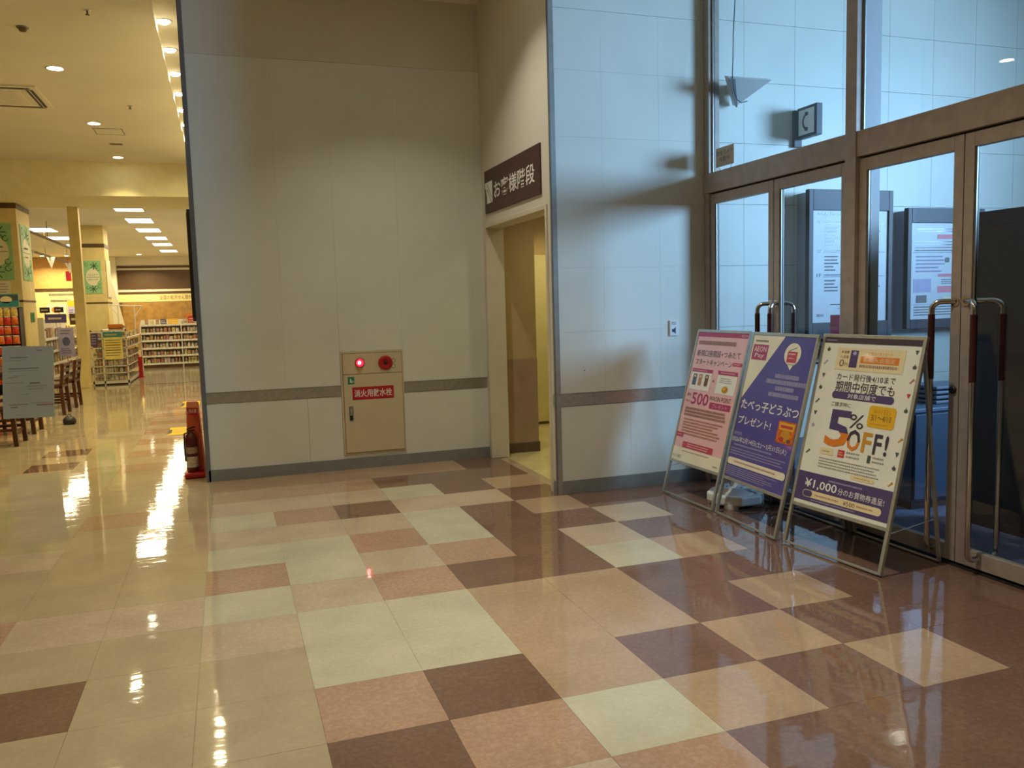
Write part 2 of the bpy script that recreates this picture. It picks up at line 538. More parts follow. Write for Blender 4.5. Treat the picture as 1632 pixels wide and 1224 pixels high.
# ------------------------------------------------------------------ ceiling
CZ = 4.40
SX0, SX1, SY0, SY1 = -0.30, -0.045, 7.9, 17.35
ce = MB()
ce.box((-10, -5, CZ), (SX0, 17.35, CZ + 0.5), CEILM)
ce.box((SX1, -5, CZ), (4.0, 7.72, CZ + 0.5), CEILM)
ce.box((SX0, -5, CZ), (SX1, SY0, CZ + 0.5), CEILM)
ce.box((SX0, SY0, CZ + 0.08), (SX1, SY1, CZ + 0.5), CEILM)
struct('ceiling', ce, 'cream plaster ceiling over the hall with a recessed light slot along the wall', 'ceiling')
ce = MB(); ce.box((-10, 19.42, 3.9), (-.04, 38.0, 4.1), CEILM)
struct('ceiling_2', ce, 'lower flat ceiling of the shop beyond the beam with square light panels', 'ceiling')
ce = MB(); ce.box((4.0, -5, CZ + .15), (9.9, 6.0, CZ + .3), CEILM)
struct('ceiling_3', ce, 'white ceiling of the glazed entrance vestibule', 'ceiling')
ce = MB(); ce.box((2.79, 6.0, 2.75), (5.0, 9.7, 2.85), PLASTER)
struct('ceiling_4', ce, 'low plain ceiling of the stair passage behind the doorway', 'ceiling')
bm_ = MB(); bm_.box((-10, 17.35, 3.77), (-.04, 19.42, 4.9), mat('beam_cream', (240, 230, 184), 0.7, var=0.02))
struct('trim_1', bm_, 'deep cream beam crossing the hall ceiling before the shop', 'beam')

# ------------------------------------------------------------------ walls
def panel_parts(root, plane, a_list, z_list, at, depth, mt, gap=0.002, skip=None, sgn=-1):
    """cladding panels proud of a wall; plane 'y' -> a is x, plane 'x' -> a is y"""
    for k in range(len(a_list) - 1):
        for l in range(len(z_list) - 1):
            a0, a1, z0, z1 = a_list[k] + gap / 2, a_list[k + 1] - gap / 2, z_list[l] + gap / 2, z_list[l + 1] - gap / 2
            if skip and skip(a0, a1, z0, z1): continue
            mb = MB()
            if plane == 'y': mb.box((a0, at + sgn * depth, z0), (a1, at, z1), mt)
            else: mb.box((at + sgn * depth, a0, z0), (at, a1, z1), mt)
            mb.build('wall_panel', root)


ZS = [0.81, 1.30, 1.805, 2.31, 2.815, 3.32, 3.775]
YB = 7.72
w = MB(); w.box((-0.04, YB + 0.008, 0), (2.79, YB + 0.2, CZ + .5), JOINT)
w.box((-0.04, YB, 3.777), (2.64, YB + 0.008, CZ), PLASTER)
wb = struct('wall_back', w, 'pale panelled wall carrying the fire hydrant cabinet', 'wall')
# panels either side of the recessed cabinet (x 1.185..1.785, z .14..1.13)
CX0, CX1, CZ0, CZ1 = 1.185, 1.786, 0.142, 1.13
for a0, a1 in ((-0.04, 0.87), (0.87, CX0), (CX1, 2.64)):
    mb = MB().box((a0 + .001, YB, 0.02), (a1 - .001, YB + .008, 0.708), WALLW); mb.build('wall_panel', wb)
MB().box((CX0 + .001, YB, 0.02), (CX1 - .001, YB + .008, CZ0), WALLW).build('wall_panel', wb)
for k, (a0, a1) in enumerate(((-0.04, 0.68), (0.68, 1.185), (1.185, 1.786), (1.786, 2.64))):
    for l in range(len(ZS) - 1):
        z0 = ZS[l] if not (k == 2 and l == 0) else CZ1
        if k == 2 and l == 0: z0 = CZ1
        MB().box((a0 + .0004, YB, z0 + .0004), (a1 - .0004, YB + .008, ZS[l + 1] - .0004), WALLW).build('wall_panel', wb)
# side wall running back along the hall
w = MB(); w.box((-0.04, YB + .2, 0), (0.16, 38.2, CZ + .5), PLASTER)
struct('wall_hall', w, 'cream side wall of the hall running back into the shop', 'wall')

# wall with the stair doorway (faces left)
XD = 2.64; DY0, DY1, DZ = 5.99, 7.67, 2.31
w = MB()
w.box((XD, 5.98, DZ), (XD + .15, YB, CZ + .5), PLASTER)
w.box((XD, 5.889, 0), (XD + .15, DY0, DZ), PLASTER); w.box((XD, 5.889, DZ), (XD + .15, 5.98, CZ + .5), PLASTER)
w.box((XD, DY1, 0), (XD + .15, YB + .008, DZ), PLASTER)
struct('wall_doorway', w, 'cream wall with the open doorway to the stairs', 'wall')
# wall facing the camera on the right, continuing through the entrance into the vestibule
w = MB(); w.box((XD + .15, 5.888, 0), (9.9, 6.0, CZ + .5), JOINTD)
w.box((XD + .006, 5.88, 3.777), (4.0, 5.888, CZ), WALLW)
wr = struct('wall_right', w, 'white panelled wall beside the glass doors washed in blue daylight', 'wall')
panel_parts(wr, 'y', [XD + .02, 3.29, 4.0], [0.02, 0.708], 5.888, .008, WALLW, 0.001)
panel_parts(wr, 'y', [XD + .02, 3.07, 3.575, 4.0], ZS, 5.888, .008, WALLW, 0.0008)
panel_parts(wr, 'y', [4.02, 4.38, 4.885, 5.39, 5.89, 6.39, 6.885, 7.39, 7.9, 8.4, 8.9, 9.4, 9.7], [0.28, 0.785, 1.29, 1.805, 2.315, 2.818, 3.32, 3.80, 4.3], 5.888, .008, WALLW, 0.003)

# unseen enclosure
w = MB(); w.box((-10.2, -5, 0), (-10, 38.2, 5), PLASTER)
struct('wall_left', w, 'cream wall closing the hall on its far left', 'wall')
w = MB(); w.box((-10, -5.2, 0), (9.9, -5, 5), PLASTER)
struct('wall_front', w, 'plain wall closing the lobby on the near side', 'wall')
w = MB(); w.box((4.0, -5, 0), (4.1, 2.42, 5), WALLW)
struct('wall_entrance', w, 'white wall beyond the right end of the entrance doors', 'wall')
w = MB(); w.box((9.7, -5, 0), (9.9, -.3, 5), WALLW); w.box((9.7, 2.7, 0), (9.9, 6.0, 5), WALLW); w.box((9.7, -.3, 4.3), (9.9, 2.7, 5), WALLW)
struct('wall_vestibule', w, 'outer wall of the vestibule with the opening to daylight', 'wall')

# handrail bands and skirting
w = MB()
w.box((-0.04, YB - .006, .711), (CX0, YB + .006, .807), STEEL); w.box((CX1, YB - .006, .711), (2.62, YB + .006, .807), STEEL)
struct('trim_2', w, 'flat stainless protection band at waist height on the back wall', 'band')
w = MB(); w.box((XD + .012, 5.874, .711), (3.99, 5.884, .807), STEEL); w.box((XD - .005, 5.876, .711), (XD + .012, 5.884, .807), STEEL); w.box((XD - .005, 5.884, .711), (XD + .004, DY0 - .04, .807), STEEL)
struct('trim_3', w, 'flat stainless protection band beside the glass doors turning the corner', 'band')
w = MB(); w.box((-0.035, YB - .012, 0), (2.636, YB + .004, .105), BASEG)
struct('baseboard_back', w, 'grey skirting along the foot of the back wall', 'baseboard')
w = MB(); w.box((XD, 5.868, 0), (3.985, 5.884, .105), BASEG); w.box((XD - .012, 5.868, 0), (XD + .002, DY0 - .035, .105), BASEG)
struct('baseboard_right', w, 'grey skirting along the foot of the wall beside the glass doors', 'baseboard')
# corner guards
w = MB(); w.box((-0.058, YB - .012, 0), (-0.018, YB + .022, CZ), TRIMG)
struct('trim_4', w, 'tall grey metal corner guard at the left end of the back wall', 'corner guard')
w = MB(); w.box((XD - .008, 5.866, 0), (XD + .030, 5.873, CZ), ALU); w.box((XD - .014, 5.866, 0), (XD - .008, 5.895, CZ), TRIMG)
struct('trim_5', w, 'tall aluminium corner guard beside the stair doorway', 'corner guard')
# doorway casing
fr = thing('door_5', (XD, 6.83, 0), 'cream steel casing of the open doorway to the stairs', 'doorway', kind='structure')
CAS = mat('casing_cream', (214, 206, 182), 0.45, var=0.02)
MB().box((XD - .012, DY1 - .055, 0), (XD + .175, DY1 + .004, DZ + .004), CAS).build('jamb', fr, bevel=.003)
MB().box((XD - .012, DY0 - .004, 0), (XD + .175, DY0 + .035, DZ + .004), CAS).build('jamb', fr, bevel=.003)
MB().box((XD - .012, DY0 + .035, DZ - .035), (XD + .175, DY1 - .055, DZ + .004), CAS).build('lintel', fr, bevel=.003)

# stair passage behind the doorway
STW = mat('stair_wall_ochre', (190, 168, 120), 0.7, var=0.03); STD = mat('stair_dado', (168, 142, 116), 0.6, var=0.04)
w = MB(); w.box((2.8, 7.8, .97), (3.2, 9.7, 2.75), STW); w.box((2.8, 7.795, .1), (3.202, 9.7, .97), STD); w.box((2.8, 7.785, 0), (3.21, 9.7, .1), mat('stair_skirting', (96, 76, 60), .5))
w.box((2.79, YB + .2, 0), (2.8, 9.7, 2.75), STW)
struct('wall_stair', w, 'ochre wall of the stair passage with a darker dado and brown skirting', 'wall')
w = MB(); w.box((3.2, 9.6, 0), (5.0, 9.75, 2.75), STW); w.box((4.9, 6.0, 0), (5.0, 9.6, 2.75), STW)
struct('wall_passage', w, 'far walls of the stair passage', 'wall')
d = thing('door_6', (4.0, 9.58, 0), 'pale yellow door at the end of the stair passage', 'door', kind='structure')
MB().box((3.62, 9.56, .03), (4.5, 9.6, 2.13), mat('pale_door', (222, 214, 160), .5, var=.02)).build('door_leaf', d, bevel=.004)
MB().box((3.58, 9.565, 0), (3.62, 9.6, 2.17), CAS).build('jamb', d); MB().box((3.6, 9.555, 0), (4.5, 9.6, .03), BROWNB).build('door_sill', d)
MB().tube([(4.4, 9.52, 1.0), (4.3, 9.52, 1.0)], .012, STEEL).build('handle', d)

# ------------------------------------------------------------------ entrance doors
XG = 4.0; ZT0, ZT1 = 2.392, 2.55
MULL0, MULL1 = 4.105, 4.20
ef = thing('window_1', (4.02, 4.1, 0), 'bronze metal framework and tall fixed panes over the glass entrance doors', 'window frame', kind='structure')
MB().box((XG - .02, 2.45, ZT0), (XG + .09, 5.88, ZT1), BRONZE).build('transom', ef, bevel=.004)
MB().box((XG - .03, MULL0, 0), (XG + .02, MULL1, CZ), BRONZE).build('mullion', ef, bevel=.003)
MB().box((XG + .02, MULL0 - .005, 0), (XG + .16, MULL1 - .02, CZ), mat('mullion_side', (178, 178, 178), .45, var=.02)).build('mullion', ef, bevel=.003)
MB().box((XG - .012, 5.80, 0), (XG + .09, 5.868, CZ), BRONZE).build('jamb', ef, bevel=.003)
MB().box((XG - .012, 2.42, 0), (XG + .09, 2.49, CZ), BRONZE).build('jamb', ef, bevel=.003)
MB().box((XG - .012, 2.42, CZ - .04), (XG + .09, 5.88, CZ + .14), BRONZE).build('head_rail', ef)
MB().box((XG - .01, 2.45, -.004), (XG + .09, 5.88, .008), BRONZED).build('threshold', ef)
MB().box((XG + .03, 2.49, ZT0 - .02), (XG + .05, 5.80, ZT0 + .004), BRONZED).build('gap_light_stop', ef)  # dark strip added to stop daylight leaking through the gap over the doors
for yy in (4.964, 3.319): MB().box((XG + .03, yy - .012, .01), (XG + .04, yy + .012, ZT0 - .0125), BRONZED).build('gap_light_stop', ef)  # likewise added, keeps the gaps between leaves dark
for y0, y1 in ((MULL1, 5.80), (2.49, MULL0)):
    MB().box((XG + .03, y0, ZT1 - .002), (XG + .04, y1, CZ), GLASS).build('pane', ef)
    for yy in (y0, y1 - .012): MB().box((XG + .022, yy, ZT1), (XG + .03, yy + .012, CZ), ALU).build('glazing_bead', ef)
    for yy in (y0, y1 - .004): MB().box((XG + .0225, yy + .004, ZT1), (XG + .045, yy + .008, CZ), BLACK).build('gasket', ef)


def leaf(n, y0, y1, hinge_hi, pull_y, label, pull_lo=True):
    """one door leaf between y0<y1; stiles 60 mm; pulls near the meeting stile at pull_y"""
    d = thing('door_%d' % n, (XG + .02, (y0 + y1) / 2, 0), label, 'door', kind='structure')
    s = .062
    MB().box((XG, y0, .022), (XG + .045, y0 + s, ZT0 - .012), BRONZE).build('stile', d, bevel=.003)
    MB().box((XG, y1 - s, .022), (XG + .045, y1, ZT0 - .012), BRONZE).build('stile', d, bevel=.003)
    MB().box((XG, y0 + s, ZT0 - .09), (XG + .045, y1 - s, ZT0 - .012), BRONZE).build('rail', d, bevel=.003)
    MB().box((XG, y0 + s, .022), (XG + .045, y1 - s, .115), BRONZE).build('rail', d, bevel=.003)
    MB().box((XG + .018, y0 + s, .115), (XG + .028, y1 - s, ZT0 - .09), GLASS).build('pane', d)
    for yy in (y0 + s, y1 - s - .01): MB().box((XG + .010, yy, .115), (XG + .018, yy + .01, ZT0 - .09), ALU).build('glazing_bead', d)
    for yy in (y0 + s, y1 - s - .004): MB().box((XG + .0105, yy + .0005, .115), (XG + .032, yy + .004, ZT0 - .09), BLACK).build('gasket', d)
    base = y0 + s / 2 if abs(pull_y - y0) < abs(pull_y - y1) else y1 - s / 2
    for x, xf in ((XG - .08, XG), (XG + .125, XG + .045)):
        zt, zb, r = 1.485, .085, .0155
        px = [Vector((xf, base, zt))]
        d0 = Vector((x - xf, pull_y - base, 0)); L = d0.length; dn = d0 / L
        px += arc(Vector((x, pull_y, zt)), Vector((xf, base, zt)) + dn * (L - .055), Vector((x, pull_y, zt - .055)))
        px += arc(Vector((x, pull_y, zb)), Vector((x, pull_y, zb + .035)), Vector((x + (xf - x) * .45, pull_y, zb)))
        px += [Vector((xf, pull_y, zb))]
        h = MB().tube(px, r, CHROME, 12).build('pull_handle', d)
        MB().tube([(x, pull_y, 1.055), (x, pull_y, 1.415)], .0185, MAROON, 12).build('grip', h)
        MB().lathe([(.028, 0), (.028, .006)], (xf, base, zt), CHROME, 14, Matrix.Rotation(PI / 2 * (1 if x > xf else -1), 4, 'Y')).build('rosette', h)
    return d


leaf(1, 4.967, 5.795, True, 5.046, 'glass door leaf next to the white panelled wall, farthest left of the four')
leaf(2, MULL1 + .003, 4.961, False, 4.896, 'glass door leaf just left of the central bronze mullion')
d3 = leaf(3, 3.322, MULL0 - .003, True, 3.438, 'glass door leaf just right of the central bronze mullion')
MB().lathe([(.022, 0), (.022, .012), (.008, .014)], (XG, 3.353, .995), BLACK, 16, Matrix.Rotation(-PI / 2, 4, 'Y')).build('lock', d3)
leaf(4, 2.493, 3.316, False, 3.16, 'glass door leaf at the right edge of the picture')

# vestibule floor and low fittings
w = MB(); w.box((4.04, -5, -.12), (9.9, 6, .001), CARPET)
struct('floor_2', w, 'blue-grey entrance matting on the vestibule floor', 'floor')

# ------------------------------------------------------------------ fire hydrant cabinet
fc = thing('fire_hydrant_cabinet', (1.485, YB, 0), 'cream fire hydrant cabinet set in the back wall with a glowing red lamp', 'fire cabinet')
yf = YB - .012
MB().box((CX0, yf, CZ0), (CX1, YB + .15, CZ1), CABC).build('body', fc, bevel=.002)
FX0, FX1 = CX0 + .022, CX1 - .018
MB().box((FX0 - .004, yf - .004, CZ0 + .016), (FX1 + .004, yf, CZ1 - .02), CABL).build('seam', fc)
MB().box((FX0, yf - .012, CZ0 + .02), (FX1, yf - .002, .908), CABC).build('door_panel', fc, bevel=.0015)
MB().box((FX0, yf - .012, .913), (FX1, yf - .002, CZ1 - .024), CABC).build('indicator_panel', fc, bevel=.0015)
RX = Matrix.Rotation(PI / 2, 4, 'X')
lp = MB().lathe([(.045, 0), (.045, .012), (.036, .016)], (1.366, yf - .012, 1.018), REDD, 24, RX).build('lamp', fc)
LAMPR = emitter('red_lamp_glow', (1.0, 0.02, 0.05), 2.6); LAMPH = emitter('red_lamp_core', (1.0, 0.45, 0.45), 9.0)
MB().lathe([(.036, .014), (.034, .026), (.022, .038), (.0, .043)], (1.366, yf - .012, 1.018), LAMPR, 24, RX).build('lamp_dome', lp)
MB().lathe([(.017, 0), (.012, .006), (0, .008)], (1.360, yf - .050, 1.020), LAMPH, 16, RX).build('lamp_bulb', lp)
bl = MB().lathe([(.068, 0), (.068, .010), (.058, .016), (.030, .016), (.024, .010)], (1.611, yf - .012, 1.008), REDD, 28, RX).build('alarm_button', fc)
MB().lathe([(.017, .010), (.015, .02), (0, .022)], (1.611, yf - .012, 1.008), BLACK, 18, RX).build('push_button', bl)
s = Sheet((1.663, yf - .0125, 1.05), (1, 0, 0), (0, 0, -1), .05, .105)
s.ring(.5, .25, .021, .017, GREENP, 1, 200, 520); s.ring(.5, .75, .021, .017, GREENP, 1, 200, 520); s.finish(fc)
s = Sheet((1.247, yf - .0125, .888), (1, 0, 0), (0, 0, -1), .062, .070)
s.rect(0, 0, 1, 1, GREENP, 1); s.disc(.40, .28, .07, .07, WHITEP, 2)
s.line(.42, .36, .46, .6, .008, WHITEP, 2); s.line(.44, .42, .62, .5, .005, WHITEP, 2); s.line(.42, .42, .28, .5, .005, WHITEP, 2)
s.line(.46, .58, .60, .82, .006, WHITEP, 2); s.line(.45, .58, .32, .80, .006, WHITEP, 2)
s.ring(.76, .66, .009, .006, WHITEP, 2); s.finish(fc)
s = Sheet((1.285, yf - .0125, .787), (1, 0, 0), (0, 0, -1), .396, .122)
s.rect(0, 0, 1, 1, REDP, 1, 'label_plate'); s.text('消火用散水栓', .045, .955, .5, .60, WHITEP, 2, bold=.012); s.finish(fc)
hd = MB().box((1.245, yf - .014, .465), (1.289, yf - .010, .610), STEEL).build('handle', fc, bevel=.001)
MB().box((1.252, yf - .0155, .473), (1.282, yf - .0138, .602), DARKM).build('recess', hd); MB().box((1.256, yf - .02, .52), (1.278, yf - .015, .598), STEEL).build('lever', hd)

# ------------------------------------------------------------------ stair sign
sg = tag(MB().box((XD - .014, 6.096, 2.405), (XD, 7.59, 2.806), BROWNS).build('stair_sign', bevel=.002), 'dark brown sign with white lettering over the stair doorway', 'sign')
s = Sheet((XD - .0145, 7.59, 2.806), (0, -1, 0), (0, 0, -1), 1.494, .401)
s.rect(.015, .28, .165, .78, WHITEP, 1, 'pictogram')
s.poly([(.018, .42), (.03, .42), (.05, .62), (.05, .78), (.018, .78)], BROWNS, 2, 'pictogram')
zig = [(.062, .44), (.072, .44), (.072, .50), (.086, .50), (.086, .56), (.100, .56), (.100, .62), (.114, .62), (.114, .68), (.128, .68), (.128, .72), (.140, .72), (.150, .78), (.140, .78), (.060, .48)]
s.poly(zig, BROWNS, 2, 'pictogram')
s.line(.06, .33, .15, .66, .010, BROWNS, 2, 'pictogram')
s.text('お客様階段', .20, .92, .53, .40, WHITEP, 2, bold=.012); s.finish(sg)

# wall socket plate on the right wall
so = thing('switch_plate', (3.69, 5.88, 1.3), 'small white plate with a dark symbol on the panelled wall by the doors', 'wall plate')
MB().box((3.655, 5.868, 1.235), (3.735, 5.88, 1.362), mat('plate_white', (226, 226, 222), .45, var=.02)).build('plate', so, bevel=.003)
s = Sheet((3.655, 5.8675, 1.362), (1, 0, 0), (0, 0, -1), .08, .127)
s.fine(.2, .8, .08, .28, 2, mat('grey_print', (120, 120, 124), .6, var=0)); s.poly([(.25, .56), (.42, .56), (.68, .42), (.68, .86), (.42, .74), (.25, .74)], mat('navy_print', (44, 52, 92), .6, var=0), 1, 'symbol'); s.finish(so)
MB().lathe([(.004, 0), (.004, .006), (0, .008)], (2.885, 5.88, .99), BLACK, 8, RX).build('wall_peg')
tag(bpy.data.objects['wall_peg'], 'tiny dark peg in the white wall above the steel band', 'peg')

# ------------------------------------------------------------------ A-frame poster stands
PINKBG = mat('poster_pink', (240, 190, 194), .35, var=.02, coat=.6, bump=.02, bscale=6); CREAMBG = mat('poster_cream', (240, 234, 208), .35, var=.02, coat=.6, bump=.02, bscale=6)
NAVYBG = mat('poster_navy', (82, 74, 154), .35, var=.03, coat=.6, bump=.02, bscale=6); GREYBG = mat('poster_pale', (236, 235, 222), .35, var=.02, coat=.8, bump=.02, bscale=6)
MAG = mat('print_magenta', (178, 52, 104), .5, var=0, coat=.6, bump=.02, bscale=6); ROSE = mat('print_rose', (196, 64, 84), .5, var=0, coat=.6, bump=.02, bscale=6); PRBR = mat('print_brown', (112, 72, 58), .5, var=0, coat=.6, bump=.02, bscale=6)
PURP = mat('print_purple', (78, 62, 112), .5, var=0, coat=.6, bump=.02, bscale=6); PURD = mat('print_dark_purple', (66, 50, 68), .5, var=0, coat=.6, bump=.02, bscale=6); ORG = mat('print_orange', (226, 128, 34), .5, var=0, coat=.6, bump=.02, bscale=6)
YEL = mat('print_yellow', (232, 180, 28), .5, var=0, coat=.6, bump=.02, bscale=6); CRM = mat('print_cream', (236, 218, 172), .5, var=0, coat=.6, bump=.02, bscale=6); GRY = mat('print_grey', (92, 88, 88), .5, var=0, coat=.6, bump=.02, bscale=6)
LAV = mat('print_lavender', (170, 164, 200), .5, var=0, coat=.6, bump=.02, bscale=6); BLU = mat('print_slate', (84, 96, 128), .5, var=0, coat=.6, bump=.02, bscale=6); TANP = mat('print_tan', (190, 132, 112), .5, var=0, coat=.6, bump=.02, bscale=6); OCH = mat('print_ochre', (206, 146, 36), .5, var=0, coat=.6, bump=.02, bscale=6)
REDPR = mat('print_red', (200, 52, 60), .5, var=0, coat=.6, bump=.02, bscale=6); GRN = mat('print_dark_green', (70, 86, 74), .5, var=0, coat=.6, bump=.02, bscale=6); TEAL = mat('print_teal', (62, 140, 150), .5, var=0, coat=.6, bump=.02, bscale=6)
FNG = mat('fine_grey', (150, 144, 140), .5, var=0, coat=.6); FNB = mat('fine_brown', (164, 122, 108), .5, var=0, coat=.6)
SLV = mat('stand_aluminium', (196, 196, 186), .35, .75, var=.04, scale=20)


def aframe(q, rear_x, label, bgm, t0, t1):
    x0, y0, th, wd_, L, lean = q
    ey = Vector((math.sin(th), -math.cos(th), 0)); nb = Vector((math.cos(th), math.sin(th), 0))
    up = nb * math.sin(lean) + Vector((0, 0, 1)) * math.cos(lean); front = ey.cross(up)
    if front.x > 0: front = -front
    O = Vector((x0, y0, 0)) + Vector((0, 0, .011)); 
    root = thing('poster_stand', (x0 + .2, y0 - wd_ / 2, 0), label, 'poster stand')
    def pt(s_, t_, d_=0): return O + ey * s_ + up * t_ + front * d_
    pw = .022
    fr_ = MB()
    fr_.bar(pt(pw / 2, 0), pt(pw / 2, L), pw, .02, SLV, front).bar(pt(wd_ - pw / 2, 0), pt(wd_ - pw / 2, L), pw, .02, SLV, front)
    fr_.bar(pt(pw, L - pw / 2), pt(wd_ - pw, L - pw / 2), pw, .02, SLV, front)
    fr_.bar(pt(pw, t0 - pw / 2), pt(wd_ - pw, t0 - pw / 2), pw, .02, SLV, front)
    fr_.bar(pt(pw, .004), pt(wd_ - pw, .004), .014, .014, SLV, front)
    fr_.build('front_frame', root, bevel=.002)
    ap = pt(0, L - .02)
    zt = ap.z
    a0 = pt(.045, L - .03) - front * .022; a1 = pt(wd_ - .045, L - .03) - front * .022
    b0 = Vector((rear_x, a0.y, .011)); b1 = Vector((rear_x, a1.y, .011))
    rl = MB(); rl.bar(a0, b0, .02, .016, SLV, nb).bar(a1, b1, .02, .016, SLV, nb).bar(b0 + Vector((0, 0, .002)), b1 + Vector((0, 0, .002)), .012, .012, SLV)
    rl.bar(a0 + (b0 - a0) * .12, a1 + (b1 - a1) * .12, .014, .014, SLV)
    rl.build('rear_frame', root, bevel=.002)
    for a in (a0, a1): MB().tube([a - ey * .03, a + ey * .03], .012, DARKM, 10).build('hinge', root)
    for a, b, c in ((a0, b0, pt(.03, .22)), (a1, b1, pt(wd_ - .03, .22))): MB().bar(c - front * .012, a + (b - a) * .8, .006, .003, SLV).build('stay', root)
    po = MB()
    vs = [pt(.018, t0, .002), pt(wd_ - .018, t0, .002), pt(wd_ - .018, t1, .002), pt(.018, t1, .002)]
    po.prism(vs, front * .003, bgm)
    p = po.build('poster', root)
    w_ = wd_ - .036
    sh = Sheet(pt(.018, t1, .0055), ey, -up, w_, t1 - t0)
    if sh.n.dot(front) < 0: sh.n = -sh.n
    return root, p, sh


# stand 1: pink
r1, p1, s = aframe((3.423, 5.595, .013, .704, 1.326, .263), 3.965, 'poster stand with the pink poster, nearest the panelled wall', PINKBG, .275, 1.305)
s.rect(0, .90, 1, 1, CREAMBG, 1).rect(.0, .002, 1, .034, MAG, 2).text('AEON', .86, .98, .018, .018, PINKBG, 3)
s.fine(.05, .9, .062, .100, 1, FNB, fill=.8)
s.text('新規口座開設+つみたて', .06, .92, .162, .050, GRY).text('スタートキャンペーン', .07, .80, .230, .048, GRY)
s.round(.81, .215, .985, .240, ROSE, 2, rad=.004).fine(.83, .96, .221, .234, 1, PINKBG, 3)
s.rect(.045, .284, .465, .446, WHITEP, 2).rect(.045, .284, .465, .31, MAG, 3).fine(.07, .44, .290, .304, 1, PINKBG, 4)
for a, b, m_ in ((.09, .17, BLU), (.21, .28, TANP), (.34, .41, PRBR)): s.round(a, .325, b, .412, m_, 3, rad=.006).rect(a + .02, .335, b - .02, .350, CRM, 4)
s.text('+', .495, .535, .365, .022, BLACKP, 2)
s.rect(.585, .305, .955, .452, WHITEP, 2).poly([(.565, .282), (.94, .282), (.955, .312), (.585, .312)], MAG, 3).fine(.63, .90, .288, .304, 1, PINKBG, 4)
s.fine(.64, .90, .33, .375, 3, FNG, 3).disc(.77, .417, .06, .026, OCH, 3).disc(.755, .410, .03, .013, YEL, 4)
s.text('最大', .045, .135, .488, .026, PRBR).text('なんと', .045, .14, .535, .022, PRBR)
s.text('500', .155, .50, .512, .092, MAG, bold=.014).text('WAON POINT', .515, .93, .492, .036, PRBR)
s.round(.54, .522, .945, .568, MAG, 2, rad=.005).text('プレゼント', .60, .89, .545, .028, PINKBG, 3)
s.fine(.07, .93, .582, .655, 3, FNB, fill=.75, ragged=.1).fine(.09, .90, .668, .80, 6, TANP, fill=.6)
s.rect(.0, .785, .15, .82, ROSE, 2).fine(.02, .13, .795, .81, 1, PINKBG, 3)
s.round(.18, .848, .80, .894, ROSE, 2, rad=.006).fine(.25, .74, .854, .888, 2, PINKBG, 3, .2, center=True)
s.fine(.2, .85, .91, .93, 1, TANP).text('イオン銀行', .02, .21, .968, .026, GRY).fine(.86, .97, .958, .985, 1, FNG)
s.finish(p1)

# stand 2: navy
r2, p2, s = aframe((3.434, 4.857, -.057, .749, 1.318, .243), 3.955, 'poster stand with the navy blue poster, middle of the three stands', NAVYBG, .275, 1.30)
s.poly([(0, 0), (.535, 0), (0, .455)], CREAMBG, 1)
s.fine(.05, .28, .036, .052, 1, GRY, fill=.8).rect(.03, .068, .29, .175, MAG, 2).text('AEON', .055, .265, .100, .036, WHITEP, 3).text('Pay', .085, .24, .146, .036, WHITEP, 3)
s.disc(.695, .118, .125, .074, CREAMBG, 2, n=32).poly([(.64, .180), (.745, .180), (.70, .222)], CREAMBG, 2)
s.round(.62, .100, .77, .172, ROSE, 3, rad=.008).line(.63, .098, .75, .072, .004, GRN, 3).fine(.64, .75, .108, .125, 1, WHITEP, 4).fine(.645, .745, .138, .150, 1, WHITEP, 4)
s.fine(.50, .87, .252, .282, 1, LAV, fill=.9, ragged=0).fine(.37, .985, .290, .322, 1, LAV, fill=.9, ragged=0).fine(.54, .83, .332, .362, 1, LAV, fill=.9, ragged=0).fine(.45, .92, .374, .404, 1, LAV, fill=.9, ragged=0)
s.text('たべっ子どうぶつ', .035, .975, .485, .070, WHITEP, bold=.016).text('プレゼント!', .04, .60, .595, .058, WHITEP, bold=.010)
s.rect(.715, .545, .98, .684, mat('pack_orange', (214, 104, 30), .5, var=.2, scale=40), 2).rect(.735, .555, .96, .60, YEL, 3).disc(.85, .635, .075, .036, OCH, 3).disc(.80, .66, .035, .016, REDPR, 4).disc(.91, .665, .03, .013, PRBR, 4).rect(.755, .570, .94, .588, REDPR, 4)
s.text('期間', .015, .15, .692, .022, LAV).text('2026年2月14日(土)〜3月31日(火)', .0, .92, .735, .044, WHITEP)
s.fine(.06, .90, .758, .782, 1, LAV).fine(.02, .95, .788, .842, 3, LAV, ragged=.1)
s.round(.005, .862, .975, .910, CREAMBG, 2).fine(.12, .86, .872, .898, 1, TANP, 3)
s.fine(.01, .96, .918, .985, 5, LAV, ragged=.3)
s.finish(p2)

# stand 3: pale card campaign
r3, p3, s = aframe((3.421, 4.069, .079, .759, 1.325, .246), 3.958, 'poster stand with the pale poster of a giant 5, nearest the camera', GREYBG, .262, 1.305)
s.rect(.0, .002, 1, .034, PURD, 2).fine(.02, .16, .010, .026, 1, LAV, 3)
s.rect(.17, .06, .86, .19, CRM, 2)
s.text('年会費', .215, .30, .085, .018, PRBR, 3).text('入会金', .215, .30, .112, .018, PRBR, 3).text('0', .213, .262, .150, .042, PRBR, 3).text('円', .268, .302, .158, .020, PRBR, 3)
s.rect(.317, .073, .399, .173, PURP, 3).disc(.36, .09, .018, .012, LAV, 4)
s.text('対象のイオンカード', .50, .74, .088, .020, ORG, 3).rect(.43, .104, .812, .144, ORG, 3).text('新規入会限定', .46, .78, .124, .028, CRM, 4).fine(.43, .81, .152, .170, 1, FNB, 3, fill=.9, ragged=0)
s.text('カード発行後4/10まで', .215, .815, .229, .040, PURD).text('期間中何度でも', .22, .825, .285, .062, PURD, bold=.006)
